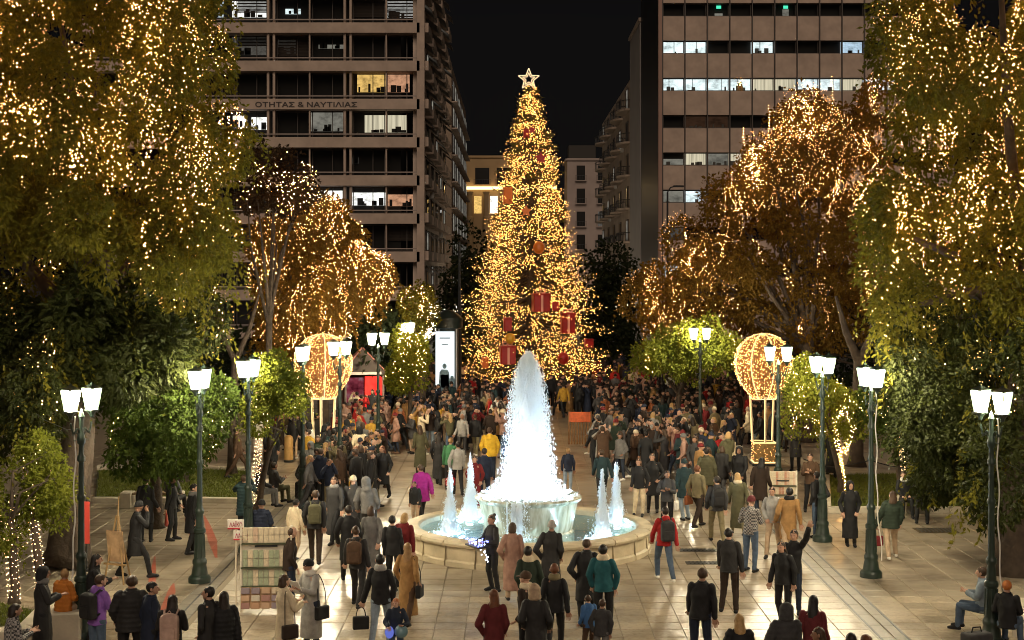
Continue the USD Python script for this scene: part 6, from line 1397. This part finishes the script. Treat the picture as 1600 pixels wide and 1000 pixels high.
P(888, 700, 10, 'jacket', 'navy', 'trousers', 'lightjeans', 'short', 'fair', 'stand', 'child in navy jacket right behind the tall jet', 1.45)
P(962, 655, -10, 'parka', 'darkgreen', 'trousers', 'pink', 'beanie', 'cdarkred', 'walk', 'person in dark green parka and pink trousers behind the right jets', 1.78)
P(940, 702, 5, 'jacket', 'tealdark', 'trousers', 'black', 'short', 'brown', 'walk', 'person in dark teal jacket behind the small right jets', 1.70)
# seated group on the left
P(406, 718, -60, 'jacket', 'black', 'trousers', 'grey', 'short', 'dark', 'sit_lap', 'person in black and grey trousers seated on the pale block', 1.74, seat=.62, d=45.2)
P(428, 722, -40, 'jacket', 'charcoal', 'trousers', 'olive', 'short', 'dark', 'sit_phone', 'person in charcoal seated next to the pale block', 1.72, seat=.5)
P(478, 712, 175, 'hoodie', 'offblack', 'trousers', 'black', 'balding', 'brown', 'sit_lap', 'bald man in black hoodie seated facing us, left group', 1.76, seat=.55)
P(486, 690, 170, 'coat', 'grey', 'trousers', 'olive', 'hood', 'cgrey', 'stand', 'person in grey hooded coat behind the bald seated man', 1.76)
P(480, 728, 168, 'jacket', 'black', 'trousers', 'black', 'beanie', 'ccream', 'sit_phone', 'person with pale beanie seated in the left group', 1.66, seat=.45)
P(424, 664, 10, 'coat', 'black', 'trousers', 'black', 'short', 'black', 'walk', 'dark figure under the round left tree, nearest the wooden post', 1.78)
P(460, 780, -30, 'jacket', 'cream', 'trousers', 'beige', 'short', 'black', 'stand', 'person in cream jacket right behind the ticket stand', 1.50)
P(372, 668, -80, 'jacket', 'brown', 'trousers', 'brown', 'short', 'dark', 'walk', 'brown-clad walker behind the left lawn', 1.76)
P(268, 742, -100, 'jacket', 'black', 'trousers', 'black', 'short', 'black', 'stand', 'person in black behind the seated person on the left bench', 1.74)

# --- the crowd around the christmas tree
rc = np.random.default_rng(404)
tops = ['black'] * 9 + ['offblack'] * 6 + ['charcoal'] * 4 + ['navy'] * 3 + ['darkbrown'] * 3 + ['grey', 'olive', 'darkgreen', 'brown', 'camel', 'beige', 'cream', 'red', 'darkred', 'maroon', 'tealdark', 'white', 'rust', 'mustard', 'khaki', 'pinkbeige']
gars = ['jacket', 'coat', 'puffer', 'long', 'parka', 'hoodie']; poses = ['stand', 'stand_pocket', 'walk', 'stand_phone', 'stand_photo']
hairs = [('short', 'black'), ('short', 'dark'), ('short', 'brown'), ('long', 'dark'), ('long', 'brown'), ('bob', 'brown'), ('long', 'blonde'), ('bob', 'blonde'), ('beanie', 'cblack'), ('beanie', 'cgrey'), ('beanie', 'cdarkred'), ('hood', 'cblack'), ('bun', 'dark'), ('balding', 'grey'), ('cap', 'cnavy'), ('beanie', 'ccream')]
words = {'offblack': 'black', 'darkbrown': 'dark-brown', 'darkgreen': 'dark-green', 'darkred': 'dark-red', 'tealdark': 'dark-teal', 'pinkbeige': 'pinkish-beige'}
taken = []
def region(px, d):
    side = 'left of the jet' if px < 770 else 'behind the jet' if px < 900 else 'right of the jet'
    if px < 560: side = 'by the left balloon'
    if px > 1100: side = 'by the right balloon'
    dep = 'far back' if d > 70 else 'halfway back' if d > 58 else 'in front'
    return side + ', ' + dep
zones = [  # px0, px1, ground row nearest, ground row farthest, people
    (480, 612, 800, 716, 42), (540, 700, 724, 640, 110), (690, 805, 720, 640, 70), (930, 1075, 752, 650, 112), (1060, 1150, 790, 690, 32), (1040, 1180, 690, 636, 76), (1130, 1260, 720, 660, 24), (400, 480, 725, 660, 16), (800, 930, 656, 630, 30)]
labels_seen = {}
specs = []
for (a, b, y0, y1, n) in zones:
    tries = 0; k = 0
    while k < n and tries < 4000:
        tries += 1
        px = rc.uniform(a, b); d = rc.uniform(DG(y0), DG(y1)); x = X(px, d)
        if any((x - q[0]) ** 2 + (d - q[1]) ** 2 < .21 for q in taken): continue
        if math.hypot(x - FX, d - FY) < 3.9 or math.hypot(x - tx, d - TD) < 4.2: continue
        py = HORIZON + FPX * CAM_H / d
        if 870 < px < 932 and py > 668: continue
        if 600 < px < 700 and py > 712: continue
        if abs(x - X(505, 57)) < .8 and abs(d - 57) < .8 or abs(x - X(1193, 56.5)) < .8 and abs(d - 56.5) < .8: continue
        taken.append((x, d)); k += 1; specs.append((px, d))
budget = 300 - used.get('/World/person', 0)
specs.sort(key=lambda s: s[1])
for (px, d) in specs[:max(0, budget)]:
    h = rc.normal(1.71, .07); painted_red_glow = px < 770 and d > 62; gar, pose = gars[rc.integers(0, 6)], poses[rc.integers(0, 5)]; col = (tops[rc.integers(0, len(tops))] if rc.uniform() < .76 else ['camel', 'beige', 'cream', 'lightgrey', 'khaki', 'rust', 'brown', 'grey', 'pinkbeige'][rc.integers(0, 9)]) if not (painted_red_glow and rc.uniform() < .45) else ['rust', 'red', 'orange', 'camel', 'darkred', 'pink'][rc.integers(0, 6)]; hs, hc = hairs[rc.integers(0, len(hairs))]  # far left coats turned red and orange in place of red light
    lc = ['black', 'black', 'darkjeans', 'jeans', 'charcoal', 'beige', 'khaki', 'lightjeans', 'darkbrown'][rc.integers(0, 9)]
    face = rc.choice([0, 0, 0, 180, 180, 90, -90]) + rc.normal(0, 28)
    gname = {'long': 'long coat', 'hoodie': 'hooded jacket'}.get(gar, gar)
    who = {'photo': 'photographing person', 'phone': 'person with phone'}.get(pose.split('_')[-1], 'walking person' if pose == 'walk' else 'person')
    if hs in ('beanie', 'hood', 'cap'): lab = '%s in %s %s and %s %s' % (who, words.get(hc[1:], hc[1:]), hs, words.get(col, col), gname)
    else: lab = '%s %s in %s %s' % ({'balding': 'balding', 'short': hc + '-haired'}.get(hs, '%s-%s-haired' % (hs, hc)), who, words.get(col, col), gname)
    reg = region(px, d)
    person(px, 0, face, gar, col, 'trousers', lc, hs, hc, pose, lab + ', ' + reg, h, lod=1, d=d, group='people in the crowd ' + reg, shoes=['black', 'white', 'brown'][rc.integers(0, 3)])
# the far crowd, too many to tell apart
m = {}
left = specs[max(0, budget):] + [(rc.choice([rc.uniform(530, 745), rc.uniform(900, 1150)]), rc.uniform(76, 100)) for i in range(260)]
for (px, d) in left:
    x = X(px, d)
    if math.hypot(x - tx, d - TD) < 4.3: continue
    pose = poses[rc.integers(0, 5)]; a = rc.uniform(0, 6.283); c, s = math.cos(a), math.sin(a); Rz = np.array([[c, s, 0], [-s, c, 0], [0, 0, 1]]); kk = rc.normal(1.0, .05)
    hs = ['short', 'long', 'beanie'][rc.integers(0, 3)]
    for nm, vf in (('skin', body_mesh(pose, 1)), (tops[rc.integers(0, len(tops))], top_mesh(gars[rc.integers(0, 6)], pose, 1)), ('legs', leg_mesh('trousers', pose, 1)), ('hair', hair_mesh(hs, pose, 1))):
        m.setdefault(nm, MB()).add(vf[0] * kk @ Rz + [x, d, 0], vf[1])
cr = thing('crowd', 'distant mass of people around and behind the foot of the christmas tree', 'crowd', kind='stuff')
for nm, mb in m.items(): mb.build('far_' + {'skin': 'bodies', 'legs': 'trousers', 'hair': 'hair'}.get(nm, nm + '_coats'), SK[1] if nm == 'skin' else hairmat('dark') if nm == 'hair' else cloth('black' if nm == 'legs' else nm), cr, kind='stuff', smooth=True)
